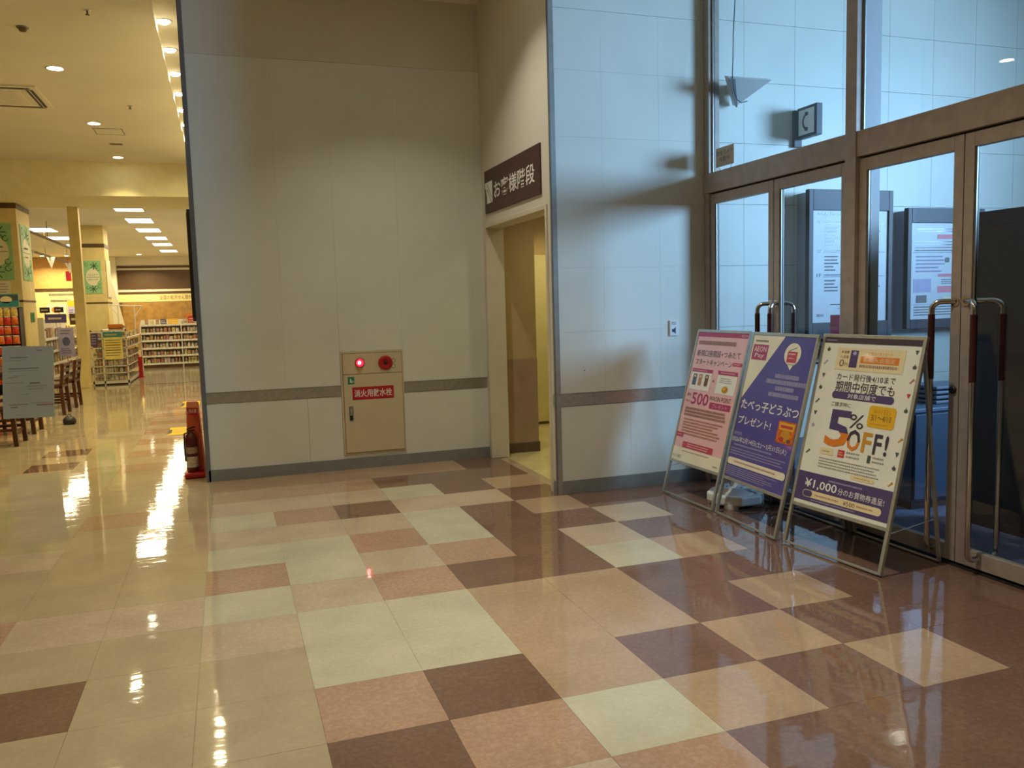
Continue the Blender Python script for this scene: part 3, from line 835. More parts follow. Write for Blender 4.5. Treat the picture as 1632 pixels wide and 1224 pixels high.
s.round(.20, .316, .835, .358, PURP, 2).text('対象店舗で', .37, .66, .337, .028, WHITEP, 3).text('ご請求時に', .212, .425, .391, .026, GRY)
s.text('5', .212, .468, .530, .215, PURP, 3, bold=.022, split=(ORG, .60)).text('%', .44, .59, .475, .080, PURD, 3)
s.round(.618, .374, .878, .494, YEL, 2, rad=.02).text('3/1(日)', .66, .83, .405, .030, OCH, 3).text('3/1〜4/10', .65, .845, .440, .034, PRBR, 3).fine(.65, .84, .466, .482, 1, OCH, 3)
s.text('O', .452, .588, .582, .122, PURD, 3, bold=.02, split=(ORG, .55)).text('F', .61, .70, .582, .112, OCH, 3, bold=.02).text('F', .725, .80, .582, .112, PURD, 3, bold=.02).text('!', .83, .862, .582, .112, PURD, 3, bold=.02)
s.round(.19, .652, .335, .690, CRM, 2, rad=.006).fine(.22, .31, .662, .680, 1, FNG, 3).rect(.385, .648, .455, .690, REDPR, 2).fine(.395, .445, .656, .682, 2, CRM, 3)
s.fine(.475, .65, .645, .69, 2, FNG).rect(.69, .648, .722, .69, GRN, 2).fine(.74, .88, .645, .69, 2, FNG)
s.fine(.20, .87, .706, .772, 4, FNG, ragged=.15).round(.56, .772, .80, .796, CRM, 2).fine(.6, .76, .778, .790, 1, OCH, 3)
s.rect(0, .81, 1, .98, PURP, 1).fine(.35, .78, .826, .846, 1, LAV, 2)
s.text('¥1,000', .095, .45, .876, .058, WHITEP, bold=.012).text('分のお買物券進呈!', .465, .93, .880, .038, WHITEP)
s.round(.09, .914, .92, .956, CRM, 2).round(.095, .917, .20, .953, PURP, 3).text('¥500', .54, .66, .936, .026, PRBR, 3).fine(.23, .52, .925, .947, 1, TANP, 3).fine(.68, .88, .925, .947, 1, TANP, 3)
s.fine(.2, .8, .960, .975, 1, LAV, 2)
ic = [(.067, .074), (.058, .151), (.062, .23), (.056, .304), (.05, .384), (.054, .458), (.056, .532), (.056, .69), (.958, .068), (.961, .148), (.962, .222), (.957, .302), (.96, .382), (.963, .539), (.957, .616), (.954, .691), (.951, .776)]
for k, (u, v) in enumerate(ic):
    m_ = (GRN, LAV, GRY, GRN, GRY, GRN, LAV, GRY, GRN, GRN, TANP, REDPR, GRN, OCH, GRN, GRN, OCH)[k]
    if k % 3 == 0: s.disc(u, v, .018, .010, m_, 2).line(u, v - .018, u, v, .004, m_, 3)
    elif k % 3 == 1: s.line(u - .018, v + .012, u + .018, v - .012, .008, m_, 2).disc(u + .012, v - .008, .01, .006, m_, 3)
    else: s.poly([(u - .018, v - .012), (u + .018, v - .012), (u, v + .014)], m_, 2)
s.finish(p3)

# white weighted base behind the stands
wb_ = thing('pole_base', (3.72, 5.03, 0), 'white round-stepped plastic pole base on the floor behind the poster stands', 'pole base')
WPL = mat('white_plastic', (226, 228, 224), .4, var=.02)
pts = []
R0 = .205
for k in range(8):
    a = PI / 8 + k * PI / 4
    pts.append((3.72 + R0 * 1.05 * math.cos(a), 5.03 + R0 * 1.05 * math.sin(a), 0.028))
MB().prism(pts, (0, 0, .072), WPL).build('body', wb_, bevel=.014)
ft = 0
for k in range(4):
    a = k * PI / 2 + PI / 4
    c = Vector((3.72 + .15 * math.cos(a), 5.03 + .15 * math.sin(a), 0))
    MB().lathe([(.052, 0), (.056, .008), (.056, .034)], c, WPL, 16).build('foot', wb_)
MB().lathe([(.165, .098), (.160, .112), (.130, .118), (.126, .132), (.095, .140), (.06, .141)], (3.72, 5.03, 0), WPL, 32).build('stepped_top', wb_)
for k in range(4):
    a = k * PI / 2
    MB().lathe([(.007, .140), (.006, .144), (0, .145)], (3.72 + .075 * math.cos(a), 5.03 + .075 * math.sin(a), 0), DARKM, 8).build('screw', wb_)
MB().lathe([(.045, .14), (.03, .17), (.022, .24), (.016, .245)], (3.72, 5.03, 0), WPL, 20).build('pole_socket', wb_)

# ------------------------------------------------------------------ vestibule contents
def notice_box(name, x0, x1, z0, z1, yface, label, cap, face_z0, face_z1):
    t = thing(name, ((x0 + x1) / 2, 5.88, z0), label, 'notice board')
    MB().box((x0 + .02, yface + .05, z0), (x1 - .02, 5.88, z1 - .02), mat('board_side', (150, 156, 166), .5, var=.03)).build('body', t)
    f = MB()
    f.box((x0, yface, z0), (x0 + .045, yface + .05, z1), DARKM); f.box((x1 - .045, yface, z0), (x1, yface + .05, z1), DARKM)
    f.box((x0 + .045, yface, face_z1), (x1 - .045, yface + .05, z1), DARKM); f.box((x0 + .045, yface, z0), (x1 - .045, yface + .05, face_z0), DARKM)
    f.build('frame', t, bevel=.003)
    p = MB().box((x0 + .045, yface + .014, face_z0), (x1 - .045, yface + .05, face_z1), mat('board_sheet', (204, 206, 208), .4, var=.02)).build('sheet', t)
    return t, p, Sheet((x0 + .045, yface + .0135, face_z1), (1, 0, 0), (0, 0, -1), x1 - x0 - .09, face_z1 - face_z0)


b1, sp, s = notice_box('notice_board', 4.90, 5.79, 1.02, 2.43, 5.70, 'tall dark framed floor guide on the vestibule wall, left of the two boards', True, 1.30, 2.255)
s.text('4.5.R: Parking', .06, .42, .035, .036, GRY)
for (fl_, v, n_) in (('3F', .105, 6), ('2F', .36, 5), ('1F', .575, 4)):
    s.text(fl_, .06, .12, v, .030, BLU).rect(.14, v + .012, .96, v + .016, BLU, 2, 'rule').fine(.15, .6, v - .012, v + .008, 1, GRY)
    s.fine(.16, .36, v + .035, v + .035 + n_ * .030, n_, GRY, ragged=.4); s.fine(.48, .64, v + .035, v + .035 + n_ * .030, n_, GRY, ragged=.4); s.fine(.72, .92, v + .035, v + .035 + n_ * .030, n_, GRY, ragged=.4)
s.fine(.24, .66, .83, .85, 1, BLACKP).fine(.34, .66, .868, .882, 1, GRY).text('案内', .06, .15, .935, .026, GRY)
s.finish(sp)
b2, sp, s = notice_box('notice_board', 5.96, 6.85, 1.21, 2.285, 5.70, 'dark framed board of pale leaflets on the vestibule wall, right of the floor guide', True, 1.295, 2.155)
b2.name = 'leaflet_board'
WORLD[b2.name] = WORLD.get('notice_board.001', WORLD['notice_board'])
PNK = mat('print_salmon', (226, 128, 140), .5, var=0)
s.fine(.1, .9, .05, .10, 2, LAV).rect(.38, .12, .86, .165, PNK, 2).fine(.06, .9, .18, .30, 4, GRY, fill=.35).rect(.04, .305, .96, .309, BLU, 2, 'rule')
s.fine(.08, .5, .33, .52, 5, LAV).rect(.5, .36, .56, .41, GRY, 2).rect(.82, .43, .94, .49, PNK, 2).rect(.40, .53, .80, .56, PNK, 2).rect(.80, .53, .95, .62, BLU, 2).rect(.05, .58, .30, .72, LAV, 2)
s.rect(.40, .66, .72, .725, PNK, 2).rect(.09, .75, .24, .83, GRY, 2).fine(.45, .9, .58, .64, 3, GRY).rect(.46, .77, .64, .83, CRM, 2).rect(.03, .845, .97, .85, LAV, 2, 'rule').fine(.06, .9, .86, .97, 4, GRY, fill=.4)
s.finish(sp)

# phone flag sign
ps = thing('phone_sign', (4.93, 5.88, 2.84), 'dark framed flag sign with a telephone receiver high on the vestibule wall', 'sign')
MB().box((4.86, 5.845, 2.80), (4.935, 5.88, 3.105), DARKM).build('wall_bracket', ps, bevel=.003)
MB().box((4.885, 5.60, 2.86), (4.945, 5.845, 3.115), DARKM).build('frame', ps, bevel=.004)
fp = MB().box((4.881, 5.625, 2.885), (4.886, 5.82, 3.09), WHITEP).build('face', ps)
s = Sheet((4.8805, 5.82, 3.09), (0, -1, 0), (0, 0, -1), .195, .205)
s.ring(.62, .5, .074, .055, DARKM, 1, 115, 245, kind='pictogram'); s.round(.40, .12, .62, .27, DARKM, 2, 'pictogram', .01).round(.40, .73, .62, .88, DARKM, 2, 'pictogram', .01)
s.finish(fp)

# wedge speaker with a hanging cable
sp_ = thing('wall_speaker', (4.28, 5.88, 3.1), 'white wedge speaker with a hanging cable, high behind the glass by the left jamb', 'speaker')
SPK = mat('speaker_white', (206, 206, 202), .5, var=.03)
MB().prism([(4.035, 5.60, 3.27), (4.455, 5.60, 3.27), (4.26, 5.82, 3.10)], (0, .05, .02), SPK).build('cabinet', sp_, bevel=.006)
MB().prism([(4.04, 5.595, 3.255), (4.10, 5.595, 3.255), (4.265, 5.81, 3.095), (4.25, 5.81, 3.095)], (0, -.006, -.004), mat('speaker_grille', (120, 122, 126), .8, var=.1, scale=90)).build('grille', sp_)
MB().box((4.20, 5.80, 3.20), (4.30, 5.88, 3.28), SPK).build('bracket', sp_)
cab = [(4.13, 5.62, 4.54), (4.128, 5.62, 4.2), (4.12, 5.62, 3.9), (4.095, 5.61, 3.6), (4.085, 5.60, 3.4), (4.08, 5.60, 3.29), (4.09, 5.60, 3.18), (4.12, 5.60, 3.10), (4.16, 5.60, 3.075), (4.22, 5.605, 3.092)]
MB().tube(cab, .004, DARKM, 6).build('cable', sp_)

# camera notice sticker on the transom pane
st = tag(MB().box((4.0275, 5.504, 2.587), (4.0295, 5.757, 2.738), mat('sticker_beige', (206, 186, 160), .6, var=.03)).build('camera_sticker'), 'beige security camera notice stuck on the pane above the leftmost door', 'sticker')
s = Sheet((4.027, 5.757, 2.738), (0, -1, 0), (0, 0, -1), .253, .151)
s.text('安全カメラ', .05, .94, .28, .26, GRY, 1).text('作動中', .2, .78, .62, .26, GRY, 1).ring(.55, .72, .10, .095, GRY, 1, 20, 150); s.finish(st)

# dark partition board, low cabinet, magenta box behind the doors
dp = thing('partition_board', (4.85, 3.0, 0), 'tall dark free-standing board behind the right-hand glass door', 'partition')
MB().box((4.82, 1.2, .05), (4.87, 4.06, 2.035), mat('partition_dark', (40, 38, 40), .35, var=.08)).build('panel', dp, bevel=.004)
MB().box((4.81, 1.2, 1.95), (4.88, 4.07, 2.04), BLACK).build('top_rail', dp); MB().box((4.80, 1.2, .0), (4.89, 4.07, .06), BLACK).build('base_rail', dp)
MB().box((4.80, 4.02, 0), (4.89, 4.08, 2.04), BLACK).build('post', dp)
lc = thing('low_cabinet', (4.95, 4.75, 0), 'low slate blue cabinet behind the glass door right of the mullion', 'cabinet')
SLB = mat('slate_blue', (58, 74, 98), .5, var=.06)
MB().box((4.70, 4.34, .06), (5.45, 4.85, .70), SLB).build('body', lc, bevel=.004)
MB().box((4.72, 4.36, 0), (5.43, 4.83, .06), BLACK).build('plinth', lc)
MB().box((4.68, 4.32, .70), (5.47, 4.87, .725), mat('cabinet_top', (96, 112, 136), .4, var=.04)).build('top', lc, bevel=.003)
for a in (4.71, 5.08):
    dd = MB().box((a, 4.322, .08), (a + .36, 4.34, .685), SLB).build('door', lc, bevel=.003); MB().box((a + .31, 4.315, .40), (a + .325, 4.323, .53), STEEL).build('handle', dd)
bk = thing('basket_stack', (5.2, 4.6, .727), 'stack of grey shopping baskets on the slate blue cabinet', 'baskets')
for k in range(4):
    z = .727 + k * .035
    MB().prism([(5.02, 4.45, z), (5.42, 4.45, z), (5.42, 4.75, z), (5.02, 4.75, z)], (0, 0, .024), mat('basket_grey', (112, 122, 138), .6, var=.08)).build('basket', bk, bevel=.008)
mb_ = thing('leaflet_box', (4.62, 5.0, .0), 'magenta leaflet holder on a thin stand seen left of the mullion', 'leaflet stand')
MB().box((4.58, 4.95, 1.24), (4.74, 5.05, 1.385), MAG).build('pocket', mb_, bevel=.004); MB().box((4.575, 4.945, 1.30), (4.745, 5.055, 1.305), PURD).build('lip', mb_)
MB().tube([(4.66, 5.0, .02), (4.66, 5.0, 1.24)], .012, STEEL).build('pole', mb_); MB().lathe([(.14, 0), (.14, .012), (.02, .02)], (4.66, 5.0, 0), BLACK, 20).build('base', mb_)
s = Sheet((4.58, 4.9495, 1.385), (1, 0, 0), (0, 0, -1), .16, .145); s.disc(.55, .3, .09, .09, WHITEP, 1); s.finish(mb_)

# ------------------------------------------------------------------ lamps
LENS = emitter('downlight_lens', (1.0, 0.92, 0.72), 40.0)
LENSP = emitter('panel_lens', (1.0, 0.94, 0.80), 5.0)
RINGM = mat('lamp_ring', (232, 228, 214), .4, var=.02)


def downlight(x, y, z, label, group, power, color, r=.085, spread=2.4, dome=0.004):
    t = thing('ceiling_light', (x, y, z), label, 'downlight', group)
    MB().lathe([(r, -.003), (r + .022, -.006), (r + .022, 0), (r, 0.0)], (x, y, z), RINGM, 20).build('trim_ring', t)
    MB().lathe([(0, -dome), (r * .6, -dome * .85), (r * .9, -dome * .4), (r, -.003)], (x, y, z), LENS, 20).build('lens', t)
    area_light('lamp_glow', (x, y, z - .02 - dome), (0, 0, -1), r * 1.8, 0, power, color, 'DISK', t, spread)
    return t


CP = 14
for n_, y in enumerate((9.16, 10.13, 11.12, 12.12, 13.10, 14.10, 15.0, 16.0)):
    pos = ('nearest', 'second nearest', 'third nearest', 'fourth nearest', 'fifth nearest', 'sixth nearest', 'seventh nearest', 'farthest')[n_]
    downlight(-.232, y, CZ + .08, 'round downlight in the bright ceiling slot, %s of the row' % pos, 'downlights in the ceiling slot', CP, WARM, .064, 2.9, dome=.03)
DP = 38
for n_, y in enumerate((10.9, 13.9, 16.82)):
    downlight(-1.52, y, CZ, 'round downlight in the flat hall ceiling, %s of the three' % ('nearest', 'middle', 'farthest')[n_], 'downlights in the hall ceiling', DP if n_ < 2 else 12, WARM, spread=2.4 if n_ < 2 else 1.7)
for x, y, p_ in ((-1.56, 7.9, 12), (-1.56, 4.9, 9), (-1.56, 1.9, 8), (-4.6, 7.9, 16), (-4.6, 10.9, 22), (-4.6, 13.9, 26), (-4.6, 4.9, 10)):
    downlight(x, y, CZ, 'round downlight in the hall ceiling outside the picture, nearer the lobby', 'downlights over the lobby side', p_, WARM)
for x, y, p_ in ((1.7, 6.0, 17), (1.6, 3.2, 38), (1.6, .2, 28)):
    downlight(x, y, CZ, 'round downlight over the tiled lobby', 'downlights over the tiled lobby', p_, LOBBY, spread=1.9)
PP = 46


def panel_light(x, y, label, power):
    t = thing('ceiling_light_panel', (x, y, 3.9), label, 'light panel', 'light panels in the shop ceiling')
    MB().box((x - .32, y - .55, 3.885), (x + .32, y + .55, 3.9), RINGM).build('frame', t)
    MB().box((x - .29, y - .52, 3.879), (x + .29, y + .52, 3.886), LENSP).build('diffuser', t)
    area_light('panel_glow', (x, y, 3.86), (0, 0, -1), .56, 1.0, power, SHOPW, 'RECTANGLE', t)
    return t


for n_, y in enumerate((20.4, 23.1, 25.7, 28.5, 31.1, 34.4)):
    panel_light(-1.76, y, 'white light panel in the shop ceiling, %s of the right row' % ('nearest', 'second', 'third', 'fourth', 'fifth', 'sixth')[n_], PP)
for n_, y in enumerate((25.7, 28.4, 31.5)):
    panel_light(-4.44, y, 'white light panel in the shop ceiling, %s of the left row' % ('nearest', 'second', 'third')[n_], PP)
for x, y in ((-7, 22), (-7, 27), (-7, 33)): panel_light(x, y, 'white light panel deep in the left of the shop', PP)
for k, x in enumerate((-6.55, -5.7)):
    downlight(x, 37.0, 3.9, 'small spotlight over the beige back wall of the shop, %s one' % ('left', 'right')[k], 'spotlights over the back wall', 60, WARM, .07)
downlight(-3.0, 36.5, 3.9, 'small spotlight over the striped back wall of the shop', 'spotlights over the back wall', 120, WARM, .09)
downlight(3.6, 7.0, 2.75, 'round downlight inside the stair passage', 'stair passage lights', 5, WARM)
downlight(4.0, 8.8, 2.75, 'round downlight before the pale yellow passage door', 'stair passage lights', 10, WARM)

# ceiling fittings
vt = thing('air_conditioner', (-2.5, 12.4, CZ), 'square cassette air conditioner in the hall ceiling at the left edge', 'air conditioner')
MB().box((-3.10, 11.78, CZ - .02), (-1.89, 12.99, CZ), CEILM).build('frame', vt, bevel=.004)
for a, b in (((-3.0, 11.84), (-1.98, 11.92)), ((-3.0, 12.85), (-1.98, 12.93)), ((-3.04, 11.92), (-2.96, 12.85)), ((-2.03, 11.92), (-1.95, 12.85))):
    lv = MB().box((a[0], a[1], CZ - .024), (b[0], b[1], CZ - .012), BLACK).build('air_slot', vt)
    if b[0] - a[0] > .5: MB().box((a[0], a[1] + .035, CZ - .03), (b[0], a[1] + .042, CZ - .022), CEILM).build('louvre', lv)
    else: MB().box((a[0] + .035, a[1], CZ - .03), (a[0] + .042, b[1], CZ - .022), CEILM).build('louvre', lv)
gr = MB().box((-2.86, 12.02, CZ - .03), (-2.13, 12.75, CZ - .018), CEILM).build('grille', vt)
for k in range(9): MB().box((-2.8, 12.08 + k * .07, CZ - .034), (-2.19, 12.10 + k * .07, CZ - .029), CEILM).build('grille_slat', gr)
ht = thing('access_hatch', (-1.38, 14.45, CZ), 'thin framed access hatch in the hall ceiling beside the middle downlight', 'hatch')
for a, b in (((-1.59, 14.22), (-1.17, 14.235)), ((-1.59, 14.675), (-1.17, 14.69)), ((-1.59, 14.235), (-1.575, 14.675)), ((-1.185, 14.235), (-1.17, 14.675))):
    MB().box((a[0], a[1], CZ - .006), (b[0], b[1], CZ), TRIMG).build('frame', ht)
MB().box((-1.575, 14.235, CZ - .003), (-1.185, 14.675, CZ), CEILM).build('lid', ht)
sd = thing('smoke_detector', (-1.55, 9.42, CZ), 'round smoke detector on the hall ceiling, nearest the top edge of the picture', 'smoke detector')
MB().lathe([(.055, -.012), (.06, 0)], (-1.55, 9.42, CZ), TRIMG, 20).build('base', sd); MB().lathe([(.0, -.045), (.03, -.042), (.045, -.012)], (-1.55, 9.42, CZ), BROWNB, 20).build('cap', sd)
for (x, y, lb) in ((-.88, 8.77, 'tiny sprinkler head on the hall ceiling nearest the light slot'), (-.90, 12.64, 'tiny sprinkler head on the hall ceiling above the access hatch')):
    k = thing('sprinkler_head', (x, y, CZ), lb, 'sprinkler', 'ceiling sprinklers')
    MB().lathe([(.032, -.004), (.034, 0)], (x, y, CZ), ALU, 16).build('plate', k); MB().lathe([(.02, -.04), (.02, -.036), (.008, -.034), (.008, -.004)], (x, y, CZ), BROWNB, 12).build('deflector', k)
mp = thing('speaker_grille', (-1.3, 15.6, CZ), 'small dark slot vent on the hall ceiling beyond the hatch', 'vent')
MB().box((-1.50, 15.45, CZ - .008), (-1.30, 15.56, CZ), TRIMG).build('frame', mp); MB().box((-1.48, 15.47, CZ - .010), (-1.32, 15.54, CZ - .007), BROWNB).build('slot', mp)

# ------------------------------------------------------------------ hall: side sign, extinguisher, stickers
hs = thing('side_sign', (-.08, 9.1, 1.45), 'tall dark panel fixed edge-on to the hall side wall, beyond the corner guard', 'sign panel')
MB().box((-.115, 8.57, 1.45), (-.055, 9.62, 2.54), BLACK).build('panel', hs, bevel=.004); MB().box((-.056, 8.8, 1.7), (-.04, 9.4, 2.3), DARKM).build('wall_mount', hs)
MB().box((-.12, 8.60, 1.48), (-.114, 9.59, 2.51), DARKM).build('screen', hs)

fe = thing('extinguisher_stand', (-.165, 8.02, 0), 'red cone-shaped fire extinguisher stand at the foot of the corner guard', 'extinguisher stand')
MB().prism([(-.255, 7.93, 0), (-.075, 7.93, 0), (-.065, 8.12, 0), (-.255, 8.12, 0)], (0, 0, .055), REDD).build('base', fe, bevel=.018)
ORT = mat('orange_panel', (238, 110, 62), .35, var=.08, scale=8); LTO = mat('hood_pink', (240, 150, 118), .35, var=.05)
MB().prism([(-.235, 8.09, .05), (-.07, 8.09, .05), (-.105, 8.09, .70), (-.205, 8.09, .70)], (0, .02, 0), ORT).build('back_board', fe)
MB().prism([(-.085, 7.97, .05), (-.07, 8.09, .05), (-.105, 8.09, .70), (-.115, 8.05, .70)], (.006, 0, 0), REDD).build('side_board', fe)
MB().prism([(-.212, 8.03, .60), (-.100, 8.03, .60), (-.110, 8.05, .71), (-.200, 8.05, .71)], (0, .04, 0), LTO).build('hood', fe)
s = Sheet((-.207, 8.027, .655), (1, 0, 0), (0, 0, -1), .10, .075); s.poly([(0, 0), (1, .05), (.95, 1), (.2, .85)], REDP, 2, 'label_plate').text('消火器', .18, .88, .42, .5, WHITEP, 3); s.finish(fe)
ex = thing('fire_extinguisher', (-.185, 8.03, .057), 'dark red fire extinguisher standing in the red cone stand', 'fire extinguisher')
DRED = mat('extinguisher_red', (96, 30, 26), .3, var=.1, scale=20)
MB().lathe([(.048, .057), (.052, .067), (.052, .36), (.044, .40), (.02, .425), (.02, .44)], (-.182, 8.025, 0), DRED, 20).build('cylinder', ex)
MB().lathe([(.0525, .10), (.0525, .20)], (-.182, 8.025, 0), mat('ext_label', (206, 196, 178), .5, var=.15, scale=60), 20).build('label_band', ex)
MB().lathe([(.0527, .23), (.0527, .29)], (-.182, 8.025, 0), mat('ext_label_b', (176, 150, 132), .5, var=.25, scale=70), 20).build('label_band', ex)
MB().bar((-.215, 8.025, .455), (-.14, 8.025, .475), .02, .012, BLACK).bar((-.215, 8.025, .440), (-.145, 8.025, .444), .02, .010, BLACK).build('lever', ex)
MB().tube([(-.20, 8.0, .43), (-.235, 7.99, .42), (-.24, 7.985, .30), (-.236, 7.985, .16)], .008, BLACK, 8).build('hose', ex)

FY = mat('floor_sticker_yellow', (232, 190, 20), .75, var=.06)
for (x0, x1, y0, y1, lb) in ((-.60, -.34, 11.0, 11.7, 'yellow floor sticker with a dark corner, nearer the extinguisher stand'), (-.60, -.32, 14.2, 15.1, 'yellow floor sticker farther along the hall')):
    k = tag(MB().box((x0, y0, 0), (x1, y1, .003), FY).build('floor_sticker'), lb, 'floor sticker', 'yellow floor stickers')
    s = Sheet((x0, y1, .0032), (1, 0, 0), (0, -1, 0), x1 - x0, y1 - y0); s.n = Vector((0, 0, 1))
    s.poly([(-.0, .3), (.16, .3), (.16, .75), (0, .95)], BLACKP, 1).fine(.25, .9, .2, .8, 3, OCH, 1, kind='lettering'); s.finish(k)

# ------------------------------------------------------------------ wooden chairs, tables, blur patch panel
def make_chair(label):
    t = thing('wooden_chair', (0, 0, 0), label, 'chair', 'wooden chairs along the hall')
    for sy in (-.235, .235):
        m_ = MB(); m_.bar((.02, sy, 0), (0, sy, .42), .05, .05, WOOD, (1, 0, 0)); m_.bar((0, sy, .42), (.05, sy, .80), .05, .045, WOOD, (1, 0, 0)); m_.build('leg', t, True, bevel=.004)
        MB().bar((-.42, sy, 0), (-.42, sy, .42), .045, .045, WOOD, (1, 0, 0)).build('leg', t, True, bevel=.004)
        MB().bar((0, sy, .20), (-.42, sy, .20), .02, .035, WOOD).build('stretcher', t, True)
    MB().box((-.45, -.26, .42), (.02, .26, .465), WOOD).build('seat', t, True, bevel=.008)
    MB().box((-.44, -.25, .465), (.0, .25, .495), mat('seat_pad', (104, 74, 44), .7, var=.1)).build('seat_pad', t, True, bevel=.01)
    for z in (.56, .66, .75): MB().box((.012 + (z - .42) * .13 - .012, -.22, z), (.012 + (z - .42) * .13 + .012, .22, z + .055), WOOD).build('back_slat', t, True, bevel=.004)
    MB().bar((-.0, -.22, .16), (-.0, .22, .16), .02, .035, WOOD).build('stretcher', t, True)
    return t


c0 = make_chair('dark wooden chair behind the grey stand-in panel, nearest the camera')
c0.location = (-2.28, 11.22, 0)
dup(c0, (-2.30, 12.28, 0), 0, 'dark wooden chair second from the camera, beyond the grey stand-in panel', 'wooden chairs along the hall')
dup(c0, (-2.29, 14.38, 0), 0, 'dark wooden chair clear to the right of the stand-in panel', 'wooden chairs along the hall')
dup(c0, (-2.28, 15.42, 0), 0, 'dark wooden chair farthest of the row, before the shelves', 'wooden chairs along the hall')


def table(x, y, label):
    t = thing('wooden_table', (x, y, 0), label, 'table', 'wooden tables in the hall')
    MB().box((x - .5, y - .9, .68), (x + .35, y + .9, .72), WOOD).build('table_top', t, bevel=.006)
    for a in (-.44, .29):
        for b in (-.84, .84): MB().box((x + a - .03, y + b - .03, 0), (x + a + .03, y + b + .03, .68), WOOD).build('leg', t, bevel=.004)
    MB().box((x - .46, y - .86, .60), (x + .31, y - .83, .68), WOOD).build('apron', t); MB().box((x - .46, y + .83, .60), (x + .31, y + .86, .68), WOOD).build('apron', t)


table(-3.2, 11.75, 'dark wooden table behind the nearest chairs at the left edge')
table(-3.2, 14.9, 'dark wooden table behind the farther chairs at the left edge')
nb_ = thing('notice_board', (-2.06, 10.93, .35), 'flat blue-grey stand-in panel for a blurred-out patch in front of the wooden chairs', 'notice board')  # made-up panel filling in for a blurred-out patch
NG = mat('blur_patch_grey', (146, 164, 196), .6, var=.03, scale=2)
pn = MB().prism([(-2.365, 10.935, .345), (-1.83, 10.935, .335), (-1.775, 10.935, 1.183), (-2.315, 10.935, 1.20)], (0, .012, 0), NG).build('panel', nb_)
MB().box((-2.285, 10.947, .5), (-2.255, 10.9585, .78), BLACK).build('clip', nb_)
s = Sheet((-2.34, 10.9345, 1.19), (1, 0, 0), (0, 0, -1), .54, .85); ST1 = mat('streak_dark', (92, 102, 122), .6, var=0); ST2 = mat('streak_mid', (122, 134, 158), .6, var=0); ST3 = mat('streak_red', (140, 106, 116), .6, var=0)
for u0, u1, v, h_, m_ in ((.18, .52, .145, .012, ST1), (.12, .5, .185, .008, ST2), (.70, .82, .05, .02, ST2), (.14, .72, .30, .012, ST1), (.10, .70, .335, .007, ST2), (.2, .45, .40, .01, ST2), (.1, .3, .42, .012, ST2), (.05, .4, .50, .007, ST3), (.52, .72, .505, .02, ST1), (.45, .85, .55, .01, ST2), (.48, .78, .59, .012, ST2), (.35, .5, .66, .01, ST2), (.10, .45, .80, .012, ST3), (.12, .25, .835, .014, ST1), (.62, .95, .815, .02, ST3), (.5, .95, .79, .006, ST2), (.18, .28, .95, .006, ST2)):
    s.rect(u0, v, u1, v + h_, m_, 1, 'streaks')
s.finish(pn)
bg_ = thing('dark_bag', (-2.0, 12.9, 0), 'small dark bag on the floor right of the grey stand-in panel', 'bag')
MB().lathe([(.0, 0), (.06, .0), (.09, .02), (.085, .07), (.05, .11), (0, .115)], (-2.0, 12.9, 0), BLACK, 16).build('body', bg_)
MB().tube(arc((-2.0, 12.9, .20), (-2.04, 12.9, .09), (-1.96, 12.9, .09)), .006, BLACK, 6).build('strap', bg_)

# ------------------------------------------------------------------ shop
po_ = thing('slim_post', (-2.70, 19.3, 0), 'slim square cream post standing under the beam, left of the white rack', 'post')
MB().box((-2.80, 19.2, 0), (-2.60, 19.4, 3.77), CREAMC).build('shaft', po_, bevel=.006); MB().box((-2.815, 19.185, 0), (-2.585, 19.415, .08), CREAMC).build('foot_plate', po_, bevel=.004)
PGRN = mat('poster_green', (150, 200, 140), .5, var=.04); PLINE = mat('poster_line', (54, 86, 56), .6, var=0); PWH = mat('poster_white', (232, 226, 190), .5, var=0)


def health_poster(parent_thing, o, ex, w_, h_, words_):
    s = Sheet(o, ex, (0, 0, -1), w_, h_)
    mb = MB(); n_ = s.n
    a = [s.P(u, v, 0) for u, v in ((0, 0), (1, 0), (1, 1), (0, 1))]
    mb.prism(a, n_ * .012, PGRN)
    p = mb.build('poster', parent_thing)
    s.o = s.o + n_ * .0125
    s.disc(.5, .5, .40, .26, PWH, 1, n=36)
    if words_:
        for wd_, v, h2 in words_: s.text(wd_, .2, .8, v, h2, PLINE, 2)
    if not words_: s.fine(.25, .75, .38, .46, 1, PLINE, 2).fine(.3, .7, .55, .60, 1, PLINE, 2)
    s.line(.12, .5, .88, .5, .012, PLINE, 2)
    for cu, cv, R_ in ((.62, .16, .14), (.5, .86, .14)):
        for k in range(7):
            a_ = k * 2 * PI / 7; s.line(cu, cv, cu + .24 * math.cos(a_), cv + .24 * math.sin(a_) * w_ / h_, .02, PLINE, 2)
        s.disc(cu, cv, .06, .06 * w_ / h_, PLINE, 3)
    for cu, cv in ((.82, .27), (.85, .68), (.16, .12), (.18, .82), (.84, .80)): s.ring(cu, cv, .06 * w_ * 1.6, .045 * w_ * 1.6, PLINE, 2, 0, 300)
    s.finish(p)
    return p


def pillar(name, x0, x1, y0, y1, ztop, zband, label):
    t = thing(name, ((x0 + x1) / 2, (y0 + y1) / 2, 0), label, 'pillar', 'cream shop pillars')
    MB().box((x0, y0, 0), (x1, y1, ztop), CREAMC).build('shaft', t)
    MB().box((x0 - .012, y0 - .012, zband - .05), (x1 + .012, y1 + .012, zband + .05), BROWNB).build('band', t)
    MB().box((x0 - .008, y0 - .008, 1.83), (x1 + .008, y1 + .008, 1.87), BROWNB).build('rail', t)
    MB().box((x0 - .01, y0 - .01, 0), (x1 + .01, y1 + .01, .12), BROWNB).build('skirting', t)
    return t


